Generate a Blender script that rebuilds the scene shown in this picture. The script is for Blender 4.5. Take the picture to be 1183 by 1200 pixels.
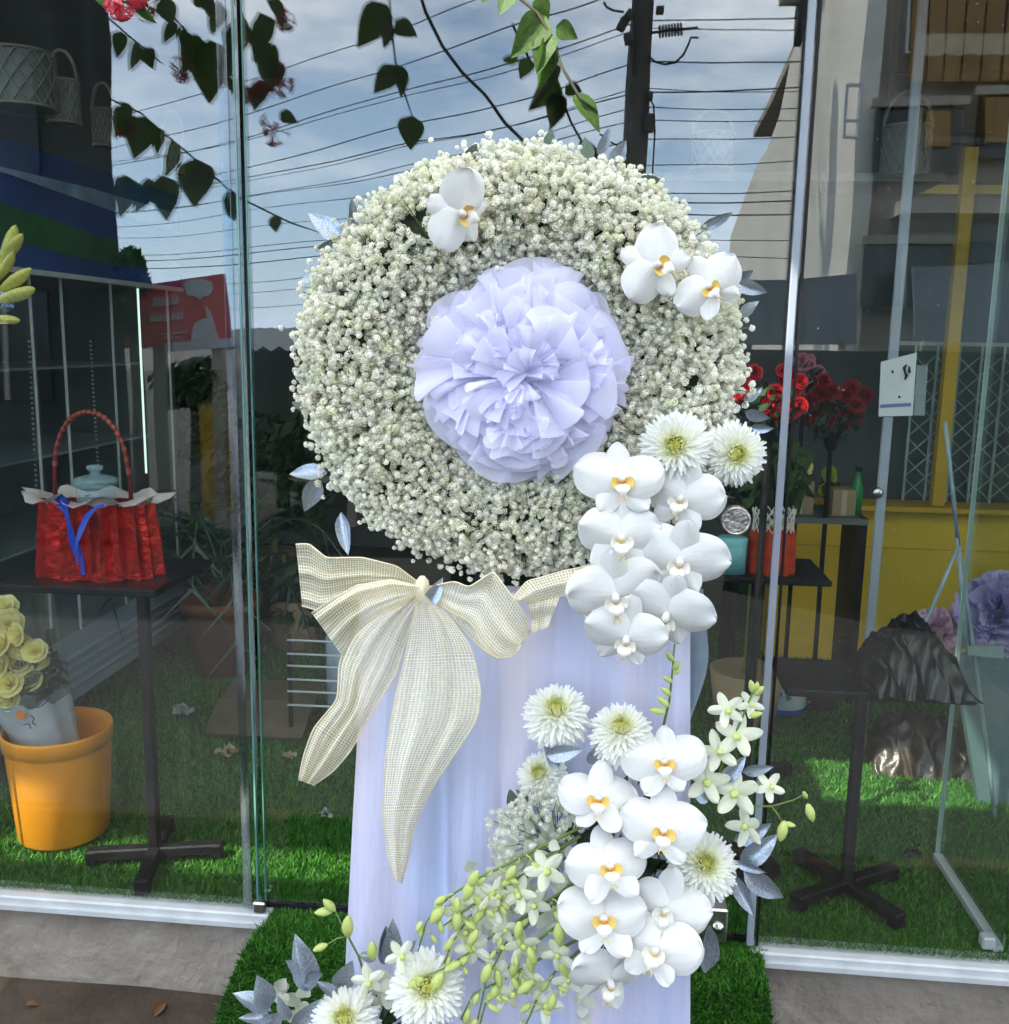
import bpy, math, random
import numpy as np
from mathutils import Matrix, Vector

random.seed(7); rng = np.random.default_rng(7)
R_ = math.radians
scene = bpy.context.scene
for o in list(bpy.data.objects): bpy.data.objects.remove(o)

# ------------------------------------------------------------------ camera
FPX = 1150.0; YAW = R_(5.5); PIT = R_(10.0); ROL = R_(1.0)
CAM = np.array([0.0, -2.08, 1.35])
FW = np.array([-math.sin(YAW)*math.cos(PIT), math.cos(YAW)*math.cos(PIT), -math.sin(PIT)])
_r = np.array([math.cos(YAW), math.sin(YAW), 0.0]); _u = np.cross(_r, FW)
RT = _r*math.cos(ROL)+_u*math.sin(ROL); UP = _u*math.cos(ROL)-_r*math.sin(ROL)
cam = bpy.data.cameras.new('camera'); camo = bpy.data.objects.new('camera', cam)
scene.collection.objects.link(camo); scene.camera = camo
cam.sensor_fit = 'HORIZONTAL'; cam.sensor_width = 36; cam.lens = FPX/1183*36
cam.clip_start = 0.02; cam.clip_end = 3000
m = Matrix.Identity(4)
for i in range(3):
    m[i][0] = RT[i]; m[i][1] = UP[i]; m[i][2] = -FW[i]; m[i][3] = CAM[i]
camo.matrix_world = m

# ------------------------------------------------------------------ sky, sun, exposure
SUN_EL, SUN_AZ = 50.0, 46.0          # the sun stands behind the camera, 46 degrees to its left
SD = Vector((-math.sin(R_(SUN_AZ))*math.cos(R_(SUN_EL)), -math.cos(R_(SUN_AZ))*math.cos(R_(SUN_EL)), math.sin(R_(SUN_EL))))
world = bpy.data.worlds.new('World'); scene.world = world; world.use_nodes = True
nt = world.node_tree; nt.nodes.clear()
def wn(t, **k):
    n = nt.nodes.new(t)
    for a, b in k.items(): setattr(n, a, b)
    return n
sky = wn('ShaderNodeTexSky', sky_type='NISHITA', sun_disc=False)
sky.sun_elevation = R_(SUN_EL); sky.sun_rotation = math.atan2(SD.x, SD.y)
sky.air_density = 1.0; sky.dust_density = 0.6; sky.ozone_density = 1.6
tc = wn('ShaderNodeTexCoord'); mp = wn('ShaderNodeMapping'); mp.inputs['Scale'].default_value = (1.1, 1.1, 3.2)
nz = wn('ShaderNodeTexNoise'); nz.inputs['Scale'].default_value = 3.4; nz.inputs['Detail'].default_value = 9; nz.inputs['Roughness'].default_value = 0.6
cr = wn('ShaderNodeValToRGB'); cr.color_ramp.elements[0].position = 0.42; cr.color_ramp.elements[1].position = 0.66
mul = wn('ShaderNodeMath', operation='MULTIPLY'); mul.inputs[1].default_value = 0.72
mx = wn('ShaderNodeMixRGB'); mx.inputs['Color2'].default_value = (15.0, 15.0, 15.2, 1)
bg = wn('ShaderNodeBackground'); bg.inputs['Strength'].default_value = 0.13; wo = wn('ShaderNodeOutputWorld')
L = nt.links.new
L(tc.outputs['Generated'], mp.inputs['Vector']); L(mp.outputs[0], nz.inputs['Vector']); L(nz.outputs['Fac'], cr.inputs[0])
L(cr.outputs[0], mul.inputs[0]); L(mul.outputs[0], mx.inputs['Fac']); L(sky.outputs[0], mx.inputs['Color1'])
tn = wn('ShaderNodeMixRGB', blend_type='MULTIPLY'); tn.inputs['Fac'].default_value = 1; tn.inputs['Color2'].default_value = (1.0, 1.0, 1.0, 1)
sxyz = wn('ShaderNodeSeparateXYZ'); L(tc.outputs['Generated'], sxyz.inputs[0])
hr = wn('ShaderNodeMapRange'); hr.inputs[1].default_value = 0.0; hr.inputs[2].default_value = 0.34; hr.inputs[3].default_value = .62; hr.inputs[4].default_value = 0.0; L(sxyz.outputs['Z'], hr.inputs[0])
hm = wn('ShaderNodeMixRGB'); hm.inputs['Color2'].default_value = (7.2, 10.6, 15.2, 1); L(hr.outputs[0], hm.inputs['Fac']); L(mx.outputs[0], hm.inputs['Color1'])
L(hm.outputs[0], tn.inputs['Color1']); L(tn.outputs[0], bg.inputs['Color']); L(bg.outputs[0], wo.inputs['Surface'])
sun = bpy.data.lights.new('sun', 'SUN'); sun.energy = 3.5; sun.angle = R_(0.5); sun.color = (1.0, 0.94, 0.85)
suno = bpy.data.objects.new('sun', sun); scene.collection.objects.link(suno)
suno.rotation_euler = SD.to_track_quat('Z', 'Y').to_euler(); suno.location = (-3, -8, 10)
vs = scene.view_settings; vs.view_transform = 'Standard'; vs.look = 'None'; vs.gamma = 1; vs.use_curve_mapping = False
vs.exposure = 2.0
cy = scene.cycles
cy.use_denoising = True; cy.max_bounces = 10; cy.diffuse_bounces = 5; cy.glossy_bounces = 5; cy.transparent_max_bounces = 40
cy.transmission_bounces = 6; cy.sample_clamp_indirect = 6; cy.caustics_reflective = False; cy.caustics_refractive = False

# ------------------------------------------------------------------ photo pixel -> place
def ray(x, y): return FW*FPX+RT*(x-591.5)-UP*(y-600)
def PY(x, y, Y): d = ray(x, y); return CAM+d*((Y-CAM[1])/d[1])        # on a plane parallel to the shop front
def PZ(x, y, z=0.0): d = ray(x, y); return CAM+d*((z-CAM[2])/d[2])    # on the floor or another level
def PX(x, y, X): d = ray(x, y); return CAM+d*((X-CAM[0])/d[0])        # on a plane square to the shop front
def PR(x, y, D): p = PY(x, y, D); return np.array([p[0], -p[1], p[2]])  # mirrored in the glass, D metres out in the street
def V(p): return Vector((float(p[0]), float(p[1]), float(p[2])))

# ------------------------------------------------------------------ mesh building
class MB:
    def __init__(s): s.v = []; s.f = []; s.mi = []; s.uv = {}; s.col = []
    def add(s, vs_, fs, mi=0, col=None):
        b = len(s.v); s.v += [tuple(map(float, q)) for q in vs_]; s.f += [tuple(b+i for i in f) for f in fs]; s.mi += [mi]*len(fs)
        if col is not None: s.col += (list(col) if isinstance(col, list) else [col]*len(vs_))
        return b
    def box(s, c, d, rz=0, mi=0, bev=0.0, rot=None):
        x, y, z = d[0]/2, d[1]/2, d[2]/2
        M = rot if rot is not None else Matrix.Rotation(rz, 3, 'Z')
        if bev <= 0:
            P = [(-x,-y,-z),(x,-y,-z),(x,y,-z),(-x,y,-z),(-x,-y,z),(x,-y,z),(x,y,z),(-x,y,z)]
            Fs = [(0,3,2,1),(4,5,6,7),(0,1,5,4),(1,2,6,5),(2,3,7,6),(3,0,4,7)]
        else:
            b = min(bev, x*.9, y*.9, z*.9); P = []
            for sz, zz, ins in ((-1,-z,b),(-1,-z+b,0),(1,z-b,0),(1,z,b)):
                a, e = x-ins, y-ins
                P += [(-a,-e+b if not ins else -e,zz),(-a+b if not ins else -a,-e,zz),(a-b if not ins else a,-e,zz),(a,-e+b if not ins else -e,zz),
                      (a,e-b if not ins else e,zz),(a-b if not ins else a,e,zz),(-a+b if not ins else -a,e,zz),(-a,e-b if not ins else e,zz)]
            Fs = [tuple(range(7,-1,-1)), tuple(range(24,32))]
            for k in range(3):
                for i in range(8):
                    j = (i+1) % 8; Fs.append((k*8+i, k*8+j, k*8+8+j, k*8+8+i))
        c = Vector(tuple(map(float, c)))
        s.add([M@Vector(p)+c for p in P], Fs, mi); return s
    def tube(s, pts, r, n=6, mi=0, cap=True, col=None):
        pts = [V(p) for p in pts]; k = len(pts); rs = r if isinstance(r, (list, tuple)) else [r]*k
        vs_ = []; a = None
        for i, p in enumerate(pts):
            t = (pts[min(i+1, k-1)]-pts[max(i-1, 0)])
            t = t.normalized() if t.length > 1e-9 else Vector((0, 0, 1))
            if a is None: a = t.orthogonal().normalized()
            a = (a-t*a.dot(t)); a = a.normalized() if a.length > 1e-6 else t.orthogonal().normalized()
            b = t.cross(a)
            for j in range(n):
                w = 2*math.pi*j/n; vs_.append(p+(a*math.cos(w)+b*math.sin(w))*rs[i])
        fs = [(i*n+j, i*n+(j+1) % n, (i+1)*n+(j+1) % n, (i+1)*n+j) for i in range(k-1) for j in range(n)]
        if cap: fs += [tuple(range(n-1, -1, -1)), tuple(range((k-1)*n, k*n))]
        s.add(vs_, fs, mi, col); return s
    def lathe(s, prof, c=(0, 0, 0), n=24, mi=0, wob=None, M=None):
        vs_ = []
        for r, z in prof:
            for j in range(n):
                w = 2*math.pi*j/n; rr = r*(1+(wob(w, z) if wob else 0)); vs_.append(Vector((rr*math.cos(w), rr*math.sin(w), z)))
        if M is not None: vs_ = [M@v for v in vs_]
        vs_ = [v+V(c) for v in vs_]
        k = len(prof)
        fs = [(i*n+j, i*n+(j+1) % n, (i+1)*n+(j+1) % n, (i+1)*n+j) for i in range(k-1) for j in range(n)]
        s.add(vs_, fs, mi); return s
    def grid(s, G, mi=0, col=None):
        h, w = len(G), len(G[0]); vs_ = [p for row in G for p in row]
        fs = [(i*w+j, i*w+j+1, (i+1)*w+j+1, (i+1)*w+j) for i in range(h-1) for j in range(w-1)]
        b = s.add(vs_, fs, mi, col)
        for i in range(h):
            for j in range(w): s.uv[b+i*w+j] = (j/(w-1), i/(h-1))
        return s
    def prism(s, pts, ext, mi=0):
        n = len(pts); P = [V(p) for p in pts]; e = V(ext)
        s.add(P+[p+e for p in P], [tuple(range(n-1, -1, -1)), tuple(range(n, 2*n))]+[(i, (i+1) % n, n+(i+1) % n, n+i) for i in range(n)], mi); return s
    def mesh(s, name, mats, smooth=False):
        me = bpy.data.meshes.new(name); me.from_pydata(s.v, [], s.f)
        for mt in (mats if isinstance(mats, (list, tuple)) else [mats]): me.materials.append(mt)
        if any(s.mi): me.polygons.foreach_set('material_index', s.mi)
        if s.uv:
            uvl = me.uv_layers.new(name='UVMap'); idx = np.empty(len(me.loops), dtype=np.int32); me.loops.foreach_get('vertex_index', idx)
            tab = np.zeros((len(s.v), 2)); 
            for k, q in s.uv.items(): tab[k] = q
            uvl.data.foreach_set('uv', tab[idx].ravel())
        if s.col and len(s.col) == len(s.v):
            at = me.color_attributes.new('Tint', 'FLOAT_COLOR', 'POINT')
            at.data.foreach_set('color', np.array([tuple(c)+(1,) for c in s.col]).ravel())
        if smooth: me.polygons.foreach_set('use_smooth', [True]*len(me.polygons))
        me.update(); return me

WM = {}
col = scene.collection
def link(name, data, parent=None, M=None):
    o = bpy.data.objects.new(name, data); col.objects.link(o)
    M = M if M is not None else Matrix.Identity(4); WM[o] = M
    if parent is not None:
        o.parent = parent; o.matrix_parent_inverse = WM[parent].inverted()
    o.matrix_basis = M
    return o
def tag(o, label, cat, group=None, kind=None):
    if label: o['label'] = label
    if cat: o['category'] = cat
    if group: o['group'] = group
    if kind: o['kind'] = kind
    return o
def thing(name, loc, label, cat, group=None):
    return tag(link(name, None, None, Matrix.Translation(V(loc))), label, cat, group)
def part(name, mb, mat, parent, smooth=False, kind=None, M=None):
    o = link(name, mb.mesh(name, mat, smooth) if isinstance(mb, MB) else mb, parent, M)
    if kind: o['kind'] = kind
    return o
def struct(name, mb, mat, smooth=False, kind='structure'):
    o = link(name, mb.mesh(name, mat, smooth)); o['kind'] = kind; return o
def B(c, d, rz=0, bev=0.0, rot=None): return MB().box(c, d, rz, 0, bev, rot)
def basis(n, up, c, s=1.0):
    n = V(n).normalized(); up = V(up); x = up.cross(n).normalized(); y = n.cross(x)
    M = Matrix.Identity(4)
    for i in range(3): M[i][0] = x[i]*s; M[i][1] = y[i]*s; M[i][2] = n[i]*s; M[i][3] = float(c[i])
    return M

# ------------------------------------------------------------------ materials
MATS = {}
def mat(name, c, rough=0.6, var=0.12, scale=9.0, bump=0.0, bscale=60.0, metal=0.0, trans=0.0, alpha=1.0, c2=None, spec=0.4, emit=None, tint=False, detail=5):
    if name in MATS: return MATS[name]
    mt = bpy.data.materials.new(name); mt.use_nodes = True; t = mt.node_tree; N = t.nodes; K = t.links.new
    b = N['Principled BSDF']; b.inputs['Roughness'].default_value = rough; b.inputs['Metallic'].default_value = metal
    b.inputs['Specular IOR Level'].default_value = spec
    tcn = N.new('ShaderNodeTexCoord')
    nz_ = N.new('ShaderNodeTexNoise'); nz_.inputs['Scale'].default_value = scale; nz_.inputs['Detail'].default_value = detail
    K(tcn.outputs['Object'], nz_.inputs['Vector'])
    rp = N.new('ShaderNodeValToRGB'); rp.color_ramp.elements[0].position = .3; rp.color_ramp.elements[1].position = .7
    c2_ = c2 if c2 else tuple(min(1, q*(1+var)) for q in c)
    rp.color_ramp.elements[0].color = tuple(q*(1-var) for q in c)+(1,) if not c2 else tuple(c)+(1,)
    rp.color_ramp.elements[1].color = tuple(c2_)+(1,)
    K(nz_.outputs['Fac'], rp.inputs[0]); out = rp.outputs[0]
    if tint:
        at = N.new('ShaderNodeVertexColor'); at.layer_name = 'Tint'
        mm = N.new('ShaderNodeMixRGB'); mm.blend_type = 'MULTIPLY'; mm.inputs[0].default_value = 1
        K(at.outputs[0], mm.inputs[1]); K(out, mm.inputs[2]); out = mm.outputs[0]
    K(out, b.inputs['Base Color'])
    if bump:
        n2 = N.new('ShaderNodeTexNoise'); n2.inputs['Scale'].default_value = bscale; n2.inputs['Detail'].default_value = 6
        K(tcn.outputs['Object'], n2.inputs['Vector']); bp = N.new('ShaderNodeBump'); bp.inputs['Strength'].default_value = bump; bp.inputs['Distance'].default_value = .01
        K(n2.outputs['Fac'], bp.inputs['Height']); K(bp.outputs[0], b.inputs['Normal'])
    if emit: b.inputs['Emission Color'].default_value = tuple(emit[0])+(1,); b.inputs['Emission Strength'].default_value = emit[1]
    sh = b.outputs[0]
    if trans:
        tl = N.new('ShaderNodeBsdfTranslucent'); K(out, tl.inputs[0]); ms = N.new('ShaderNodeMixShader'); ms.inputs[0].default_value = trans
        K(sh, ms.inputs[1]); K(tl.outputs[0], ms.inputs[2]); sh = ms.outputs[0]
    if alpha < 1:
        tp = N.new('ShaderNodeBsdfTransparent'); ms = N.new('ShaderNodeMixShader'); ms.inputs[0].default_value = alpha
        K(tp.outputs[0], ms.inputs[1]); K(sh, ms.inputs[2]); sh = ms.outputs[0]
    K(sh, N['Material Output'].inputs[0]); MATS[name] = mt; return mt

def glassmat(name, tintc, ior=1.5, dust=0.03, specks=False):
    mt = bpy.data.materials.new(name); mt.use_nodes = True; t = mt.node_tree; N = t.nodes; K = t.links.new; N.remove(N['Principled BSDF'])
    fr = N.new('ShaderNodeFresnel'); ge = N.new('ShaderNodeNewGeometry'); io = N.new('ShaderNodeMix')   # same reflectance from both faces
    io.inputs['A'].default_value = ior; io.inputs['B'].default_value = 1/ior; K(ge.outputs['Backfacing'], io.inputs['Factor']); K(io.outputs['Result'], fr.inputs[0])
    tp = N.new('ShaderNodeBsdfTransparent'); tp.inputs[0].default_value = tuple(tintc)+(1,)
    gl = N.new('ShaderNodeBsdfGlossy'); gl.inputs['Roughness'].default_value = 0.0
    ms = N.new('ShaderNodeMixShader'); K(fr.outputs[0], ms.inputs[0]); K(tp.outputs[0], ms.inputs[1]); K(gl.outputs[0], ms.inputs[2])
    # the panes are not quite flat
    tcn = N.new('ShaderNodeTexCoord')
    wv = N.new('ShaderNodeTexNoise'); wv.inputs['Scale'].default_value = 2.2; wv.inputs['Detail'].default_value = 1
    bp = N.new('ShaderNodeBump'); bp.inputs['Strength'].default_value = 0.06; bp.inputs['Distance'].default_value = .02
    K(tcn.outputs['Object'], wv.inputs['Vector']); K(wv.outputs['Fac'], bp.inputs['Height']); K(bp.outputs[0], gl.inputs['Normal'])
    # film of dust in vertical streaks, and dried splashes
    mpn = N.new('ShaderNodeMapping'); mpn.inputs['Scale'].default_value = (14, 14, 1.6); K(tcn.outputs['Object'], mpn.inputs[0])
    dz = N.new('ShaderNodeTexNoise'); dz.inputs['Scale'].default_value = 2.0; dz.inputs['Detail'].default_value = 8; K(mpn.outputs[0], dz.inputs['Vector'])
    mr = N.new('ShaderNodeMapRange'); mr.inputs[1].default_value = .42; mr.inputs[2].default_value = .8; mr.inputs[4].default_value = dust; K(dz.outputs['Fac'], mr.inputs[0])
    fac = mr.outputs[0]
    if specks:
        vo = N.new('ShaderNodeTexVoronoi'); vo.inputs['Scale'].default_value = 38; K(tcn.outputs['Object'], vo.inputs['Vector'])
        lt = N.new('ShaderNodeMath'); lt.operation = 'LESS_THAN'; lt.inputs[1].default_value = .055; K(vo.outputs['Distance'], lt.inputs[0])
        m2 = N.new('ShaderNodeMath'); m2.operation = 'MULTIPLY'; m2.inputs[1].default_value = .3; K(lt.outputs[0], m2.inputs[0])
        ad = N.new('ShaderNodeMath'); ad.operation = 'ADD'; K(fac, ad.inputs[0]); K(m2.outputs[0], ad.inputs[1]); fac = ad.outputs[0]
    df = N.new('ShaderNodeBsdfDiffuse'); df.inputs[0].default_value = (.6, .6, .57, 1)
    m3 = N.new('ShaderNodeMixShader'); K(fac, m3.inputs[0]); K(ms.outputs[0], m3.inputs[1]); K(df.outputs[0], m3.inputs[2])
    K(m3.outputs[0], N['Material Output'].inputs[0]); return mt

def weave_mat(name, c, scale_u, scale_v, open_):
    mt = bpy.data.materials.new(name); mt.use_nodes = True; t = mt.node_tree; N = t.nodes; K = t.links.new
    b = N['Principled BSDF']; b.inputs['Roughness'].default_value = .42; b.inputs['Base Color'].default_value = tuple(c)+(1,); b.inputs['Sheen Weight'].default_value = .3
    uv = N.new('ShaderNodeUVMap'); uv.uv_map = 'UVMap'; mpn = N.new('ShaderNodeMapping'); K(uv.outputs[0], mpn.inputs[0])
    wob = N.new('ShaderNodeTexNoise'); wob.inputs['Scale'].default_value = 28; wob.inputs['Detail'].default_value = 3; K(uv.outputs[0], wob.inputs['Vector'])
    sep = N.new('ShaderNodeSeparateXYZ'); K(mpn.outputs[0], sep.inputs[0])
    fs = []
    for ax, sc, am in ((0, scale_u, 1.2), (1, scale_v, 1.6)):
        m1 = N.new('ShaderNodeMath'); m1.operation = 'MULTIPLY_ADD'; m1.inputs[1].default_value = sc*6.283
        wa = N.new('ShaderNodeMath'); wa.operation = 'MULTIPLY'; wa.inputs[1].default_value = am*6.283*.5; K(wob.outputs['Fac'], wa.inputs[0])
        K(sep.outputs[ax], m1.inputs[0]); K(wa.outputs[0], m1.inputs[2])
        sn = N.new('ShaderNodeMath'); sn.operation = 'SINE'; K(m1.outputs[0], sn.inputs[0]); fs.append(sn.outputs[0])
    mxn = N.new('ShaderNodeMath'); mxn.operation = 'MAXIMUM'; K(fs[0], mxn.inputs[0]); K(fs[1], mxn.inputs[1])
    mr = N.new('ShaderNodeMapRange'); mr.inputs[1].default_value = open_-.3; mr.inputs[2].default_value = open_+.35; mr.inputs[3].default_value = .46; mr.inputs[4].default_value = 1; K(mxn.outputs[0], mr.inputs[0])
    nn = N.new('ShaderNodeTexNoise'); nn.inputs['Scale'].default_value = 300; tcn = N.new('ShaderNodeTexCoord'); K(tcn.outputs['Object'], nn.inputs['Vector'])
    rp = N.new('ShaderNodeValToRGB'); rp.color_ramp.elements[0].position = .35; rp.color_ramp.elements[1].position = .7
    rp.color_ramp.elements[0].color = (c[0]*.92, c[1]*.89, c[2]*.82, 1); rp.color_ramp.elements[1].color = (min(1, c[0]*1.12), min(1, c[1]*1.14), min(1, c[2]*1.25), 1)
    K(nn.outputs['Fac'], rp.inputs[0]); K(rp.outputs[0], b.inputs['Base Color'])
    tl = N.new('ShaderNodeBsdfTranslucent'); K(rp.outputs[0], tl.inputs[0]); m0 = N.new('ShaderNodeMixShader'); m0.inputs[0].default_value = .3
    K(b.outputs[0], m0.inputs[1]); K(tl.outputs[0], m0.inputs[2])
    tp = N.new('ShaderNodeBsdfTransparent'); ms = N.new('ShaderNodeMixShader'); K(mr.outputs[0], ms.inputs[0]); K(tp.outputs[0], ms.inputs[1]); K(m0.outputs[0], ms.inputs[2])
    K(ms.outputs[0], N['Material Output'].inputs[0]); return mt

GLASS = glassmat('pane_glass', (.955, .985, .968), 1.74, .006)
GLASS_R = glassmat('pane_glass_spotted', (.955, .985, .968), 1.74, .009, True)
GLASS_IN = glassmat('inner_glass', (.95, .985, .97), 1.35, .01)
CLEAR = glassmat('clear_glass', (.97, .99, .98), 1.3, .008)
FILM = glassmat('clear_film', (.95, .97, .97), 1.5, .12)
EDGE = mat('glass_edge', (.10, .24, .20), .15, .2, spec=.6)
SEAL = glassmat('plastic_seal', (.72, .80, .86), 1.5, .35)
SEAL2 = mat('plastic_seal_milky', (.32, .36, .42), .35, .1, alpha=.75)
ALU = mat('white_aluminium', (.52, .54, .54), .35, .1, 20, metal=.0, bump=.1)
STEEL = mat('stainless_steel', (.55, .54, .5), .28, .15, 40, metal=1)
CONC = mat('concrete_plinth', (.19, .16, .125), .9, .25, 4.5, 1.0, 30, c2=(.34, .30, .245), detail=10)
EARTH = mat('dark_earth', (.06, .042, .028), .95, .35, 6, .8, 30)
PAVE = mat('far_ground', (.09, .085, .075), .9, .2, 4, .4, 40)
ROADM = mat('asphalt', (.023, .022, .022), .9, .25, 3, .4, 60)
GRASS = mat('artificial_turf', (.75, .75, .75), .55, .15, 30, tint=True, spec=.3)
TURF = mat('turf_backing', (.016, .06, .012), .9, .3, 40)
BLACK = mat('black_metal', (.009, .009, .010), .5, .3, 20, .2, 90, spec=.22)
DWALL = mat('interior_wall', (.16, .17, .16), .9, .15, 3)
CEIL = mat('interior_ceiling', (.2, .2, .19), .9, .1, 3)
WHITEP = mat('petal_white', (.72, .71, .67), .45, .04, 6, trans=.16, spec=.3)
def veined(mt, su, sv, strength):
    t_ = mt.node_tree; uv = t_.nodes.new('ShaderNodeUVMap'); uv.uv_map = 'UVMap'; mp_ = t_.nodes.new('ShaderNodeMapping'); mp_.inputs['Scale'].default_value = (su, sv, 1)
    nz_ = t_.nodes.new('ShaderNodeTexNoise'); nz_.inputs['Scale'].default_value = 1.0; nz_.inputs['Detail'].default_value = 3; bp = t_.nodes.new('ShaderNodeBump'); bp.inputs['Strength'].default_value = strength; bp.inputs['Distance'].default_value = .012
    t_.links.new(uv.outputs[0], mp_.inputs[0]); t_.links.new(mp_.outputs[0], nz_.inputs['Vector']); t_.links.new(nz_.outputs['Fac'], bp.inputs['Height'])
    t_.links.new(bp.outputs[0], t_.nodes['Principled BSDF'].inputs['Normal'])
veined(WHITEP, 14, 2.0, .09)
LIPM = mat('orchid_lip_yellow', (.75, .50, .06), .45, .3, 60, c2=(.80, .62, .22), trans=.15)
LIPW = mat('orchid_lip_white', (.82, .80, .70), .45, .1, 40, trans=.2)
LIPO = mat('orchid_throat_orange', (.62, .22, .01), .45, .3, 60)
MUM = mat('chrysanthemum_petal', (.98, .98, .98), .55, .02, 50, tint=True, trans=.35, spec=.2)
GYP = mat('gypsophila', (.99, .98, .95), 1.0, .02, 90, tint=True, trans=.3, spec=.0)
SILVER = mat('silver_leaf', (.20, .24, .28), .3, .25, 25, c2=(.42, .47, .52), metal=.6, bump=.06, bscale=60)
DKLEAF = mat('dark_leaf', (.03, .055, .022), .45, .3, 12, trans=.15)
VLEAF = mat('vine_leaf', (.075, .15, .025), .4, .3, 14, trans=.45, bump=.2, bscale=80)
STEMG = mat('green_stem', (.13, .20, .04), .5, .2, 30)
BUD = mat('dendrobium_bud', (.46, .56, .12), .45, .25, 30, c2=(.62, .68, .26), trans=.2)
DEND = mat('dendrobium_petal', (.74, .77, .52), .5, .1, 30, c2=(.82, .82, .70), trans=.3)
TULLE = mat('lavender_tulle', (.85, .84, .97), .65, .04, 30, trans=.45, alpha=.80, spec=.1, bump=.1, bscale=260)
FABRIC = mat('lavender_fabric', (.50, .57, .80), .75, .06, 3.0, c2=(.74, .68, .78), trans=.1, bump=.6, bscale=9, spec=.1)
_n = FABRIC.node_tree; _mp = _n.nodes.new('ShaderNodeMapping'); _mp.inputs['Scale'].default_value = (4.0, 1.0, .35)
_no = [n for n in _n.nodes if n.type == 'TEX_NOISE' and abs(n.inputs['Scale'].default_value-3.0) < 1e-4][0]
_n.links.new(_mp.outputs[0], [n for n in _n.nodes if n.type == 'TEX_NOISE' and n != _no][0].inputs['Vector'])
_n.links.new([n for n in _n.nodes if n.type == 'TEX_COORD'][0].outputs['Object'], _mp.inputs[0]); _n.links.new(_mp.outputs[0], _no.inputs['Vector'])
BOWM = weave_mat('jute_mesh', (.98, .88, .64), 265, 250, .42)
ORANGE = mat('orange_plastic', (.85, .30, .01), .35, .08, 8, bump=.05)
REDFOIL = mat('red_foil', (.60, .03, .02), .24, .35, 30, metal=.8, bump=.25, bscale=50)
BLUE = mat('blue_ribbon', (.01, .05, .42), .3, .2, 20)
TISSUE = mat('tissue_paper', (.62, .52, .50), .8, .1, 20, trans=.3)

# ================================================================== THE SETTING
GZ = -0.24
# street side: earth strip by the shop, pavement, sunken road, far side lower
b = MB(); b.grid([[(-1200, y, -1.0), (1200, y, -1.0)] for y in (1200, -1200)]); struct('ground', b, PAVE)
b = MB(); xs = np.linspace(-9, 9, 60); ys = np.linspace(-0.9, 0.06, 14)
b.grid([[(x, y, GZ+0.006*math.sin(x*9+y*23)+0.008*math.sin(x*23+1)+rng.normal(0, .002)) for x in xs] for y in ys]); struct('earth_strip', b, EARTH, True)
b = MB(); b.grid([[(-30, y, z), (30, y, z)] for y, z in ((-0.88, GZ+.004), (-3.4, GZ-.04), (-3.4, GZ-.2))]); struct('pavement', b, ROADM)
b = MB(); b.grid([[(-200, y, z), (200, y, z)] for y, z in ((-3.4, GZ-.2), (-5.2, -.72), (-9.5, -.92), (-60, -.95))]); struct('road', b, ROADM)
# concrete plinth under the panes and its white sills
LX0, LX1 = -4.2, float(PZ(322, 1062)[0]); RX0, RX1 = float(PZ(876, 1110)[0]), 3.2
for x0, x1 in ((LX0, LX1+.01), (RX0, RX1)):
    b = MB(); n = 40
    prof = [(-.015, GZ-.05), (-.012, GZ+.02), (-.006, -.09), (-.004, -.032), (.3, -.032)]
    b.grid([[(x, y+rng.normal(0, .0015) if k < 4 else y, z) for x in np.linspace(x0, x1, n)] for k, (y, z) in enumerate(prof)])
    e = x1 if x0 < -1 else x0
    b.add([(e, y, z) for y, z in prof]+[(e, .3, GZ-.05)], [tuple(range(6))]); struct('plinth_wall', b, CONC)
for x0, x1 in ((LX0, LX1), (RX0+.004, RX1)):
    b = B(((x0+x1)/2, .008, -.016), (x1-x0, .07, .03), bev=.004); b.box(((x0+x1)/2, -.03, -.026), (x1-x0, .012, .012)); struct('sill', b, ALU)
# shop shell
struct('floor', B((-.5, 2.06, -.03), (7.4, 4.1, .04)), TURF)
struct('wall_back', B((-.5, 4.2, 1.45), (7.6, .15, 3.1)), DWALL)
struct('wall_left', B((-4.3, 2.1, 1.45), (.15, 4.2, 3.1)), DWALL)
struct('wall_right', B((3.3, 2.1, 1.45), (.15, 4.2, 3.1)), DWALL)
struct('ceiling', B((-.5, 2.05, 2.95), (7.8, 4.3, .1)), CEIL)
struct('wall_front', B((-.5, .06, 2.72), (7.7, .12, .36)), DWALL)

# unseen corrugated canopy added for soft shade, two gaps placed for sun patches
def patch_to_canopy(p, z): k = (z-p[2])/SD.z; return (p[0]+SD.x*k, p[1]+SD.y*k)
CZ = 3.2; CY1 = -2.85
t = thing('added_shade_canopy', (0, -1.6, 3.2), 'unseen corrugated translucent canopy added to shade the glass shop front', 'canopy')
gl_ = [patch_to_canopy(PZ(*q), CZ) for q in ((-30, 1006), (425, 1004))]
gr_ = [patch_to_canopy(PZ(*q), CZ) for q in ((965, 938), (1150, 902))]
def sheet(x0, x1, y0, y1):
    b = MB(); n = max(4, int((x1-x0)/.038)); G = []
    for y in (y0, y1): G.append([(x, y, CZ+.02+.012*math.sin(i*math.pi/2)) for i, x in enumerate(np.linspace(x0, x1, n))])
    b.grid(G); part('roof_sheet', b, mat('canopy_sheet', (.70, .72, .70), .5, .05, 3, trans=.62), t, True)
lx0, lx1 = gl_[0][0], gl_[1][0]; ly0, ly1 = min(q[1] for q in gl_), max(q[1] for q in gl_)
rx0, rx1 = gr_[0][0], gr_[1][0]; ry0, ry1 = min(q[1] for q in gr_), max(q[1] for q in gr_)
XA, XB = -4.6, 3.8
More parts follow.
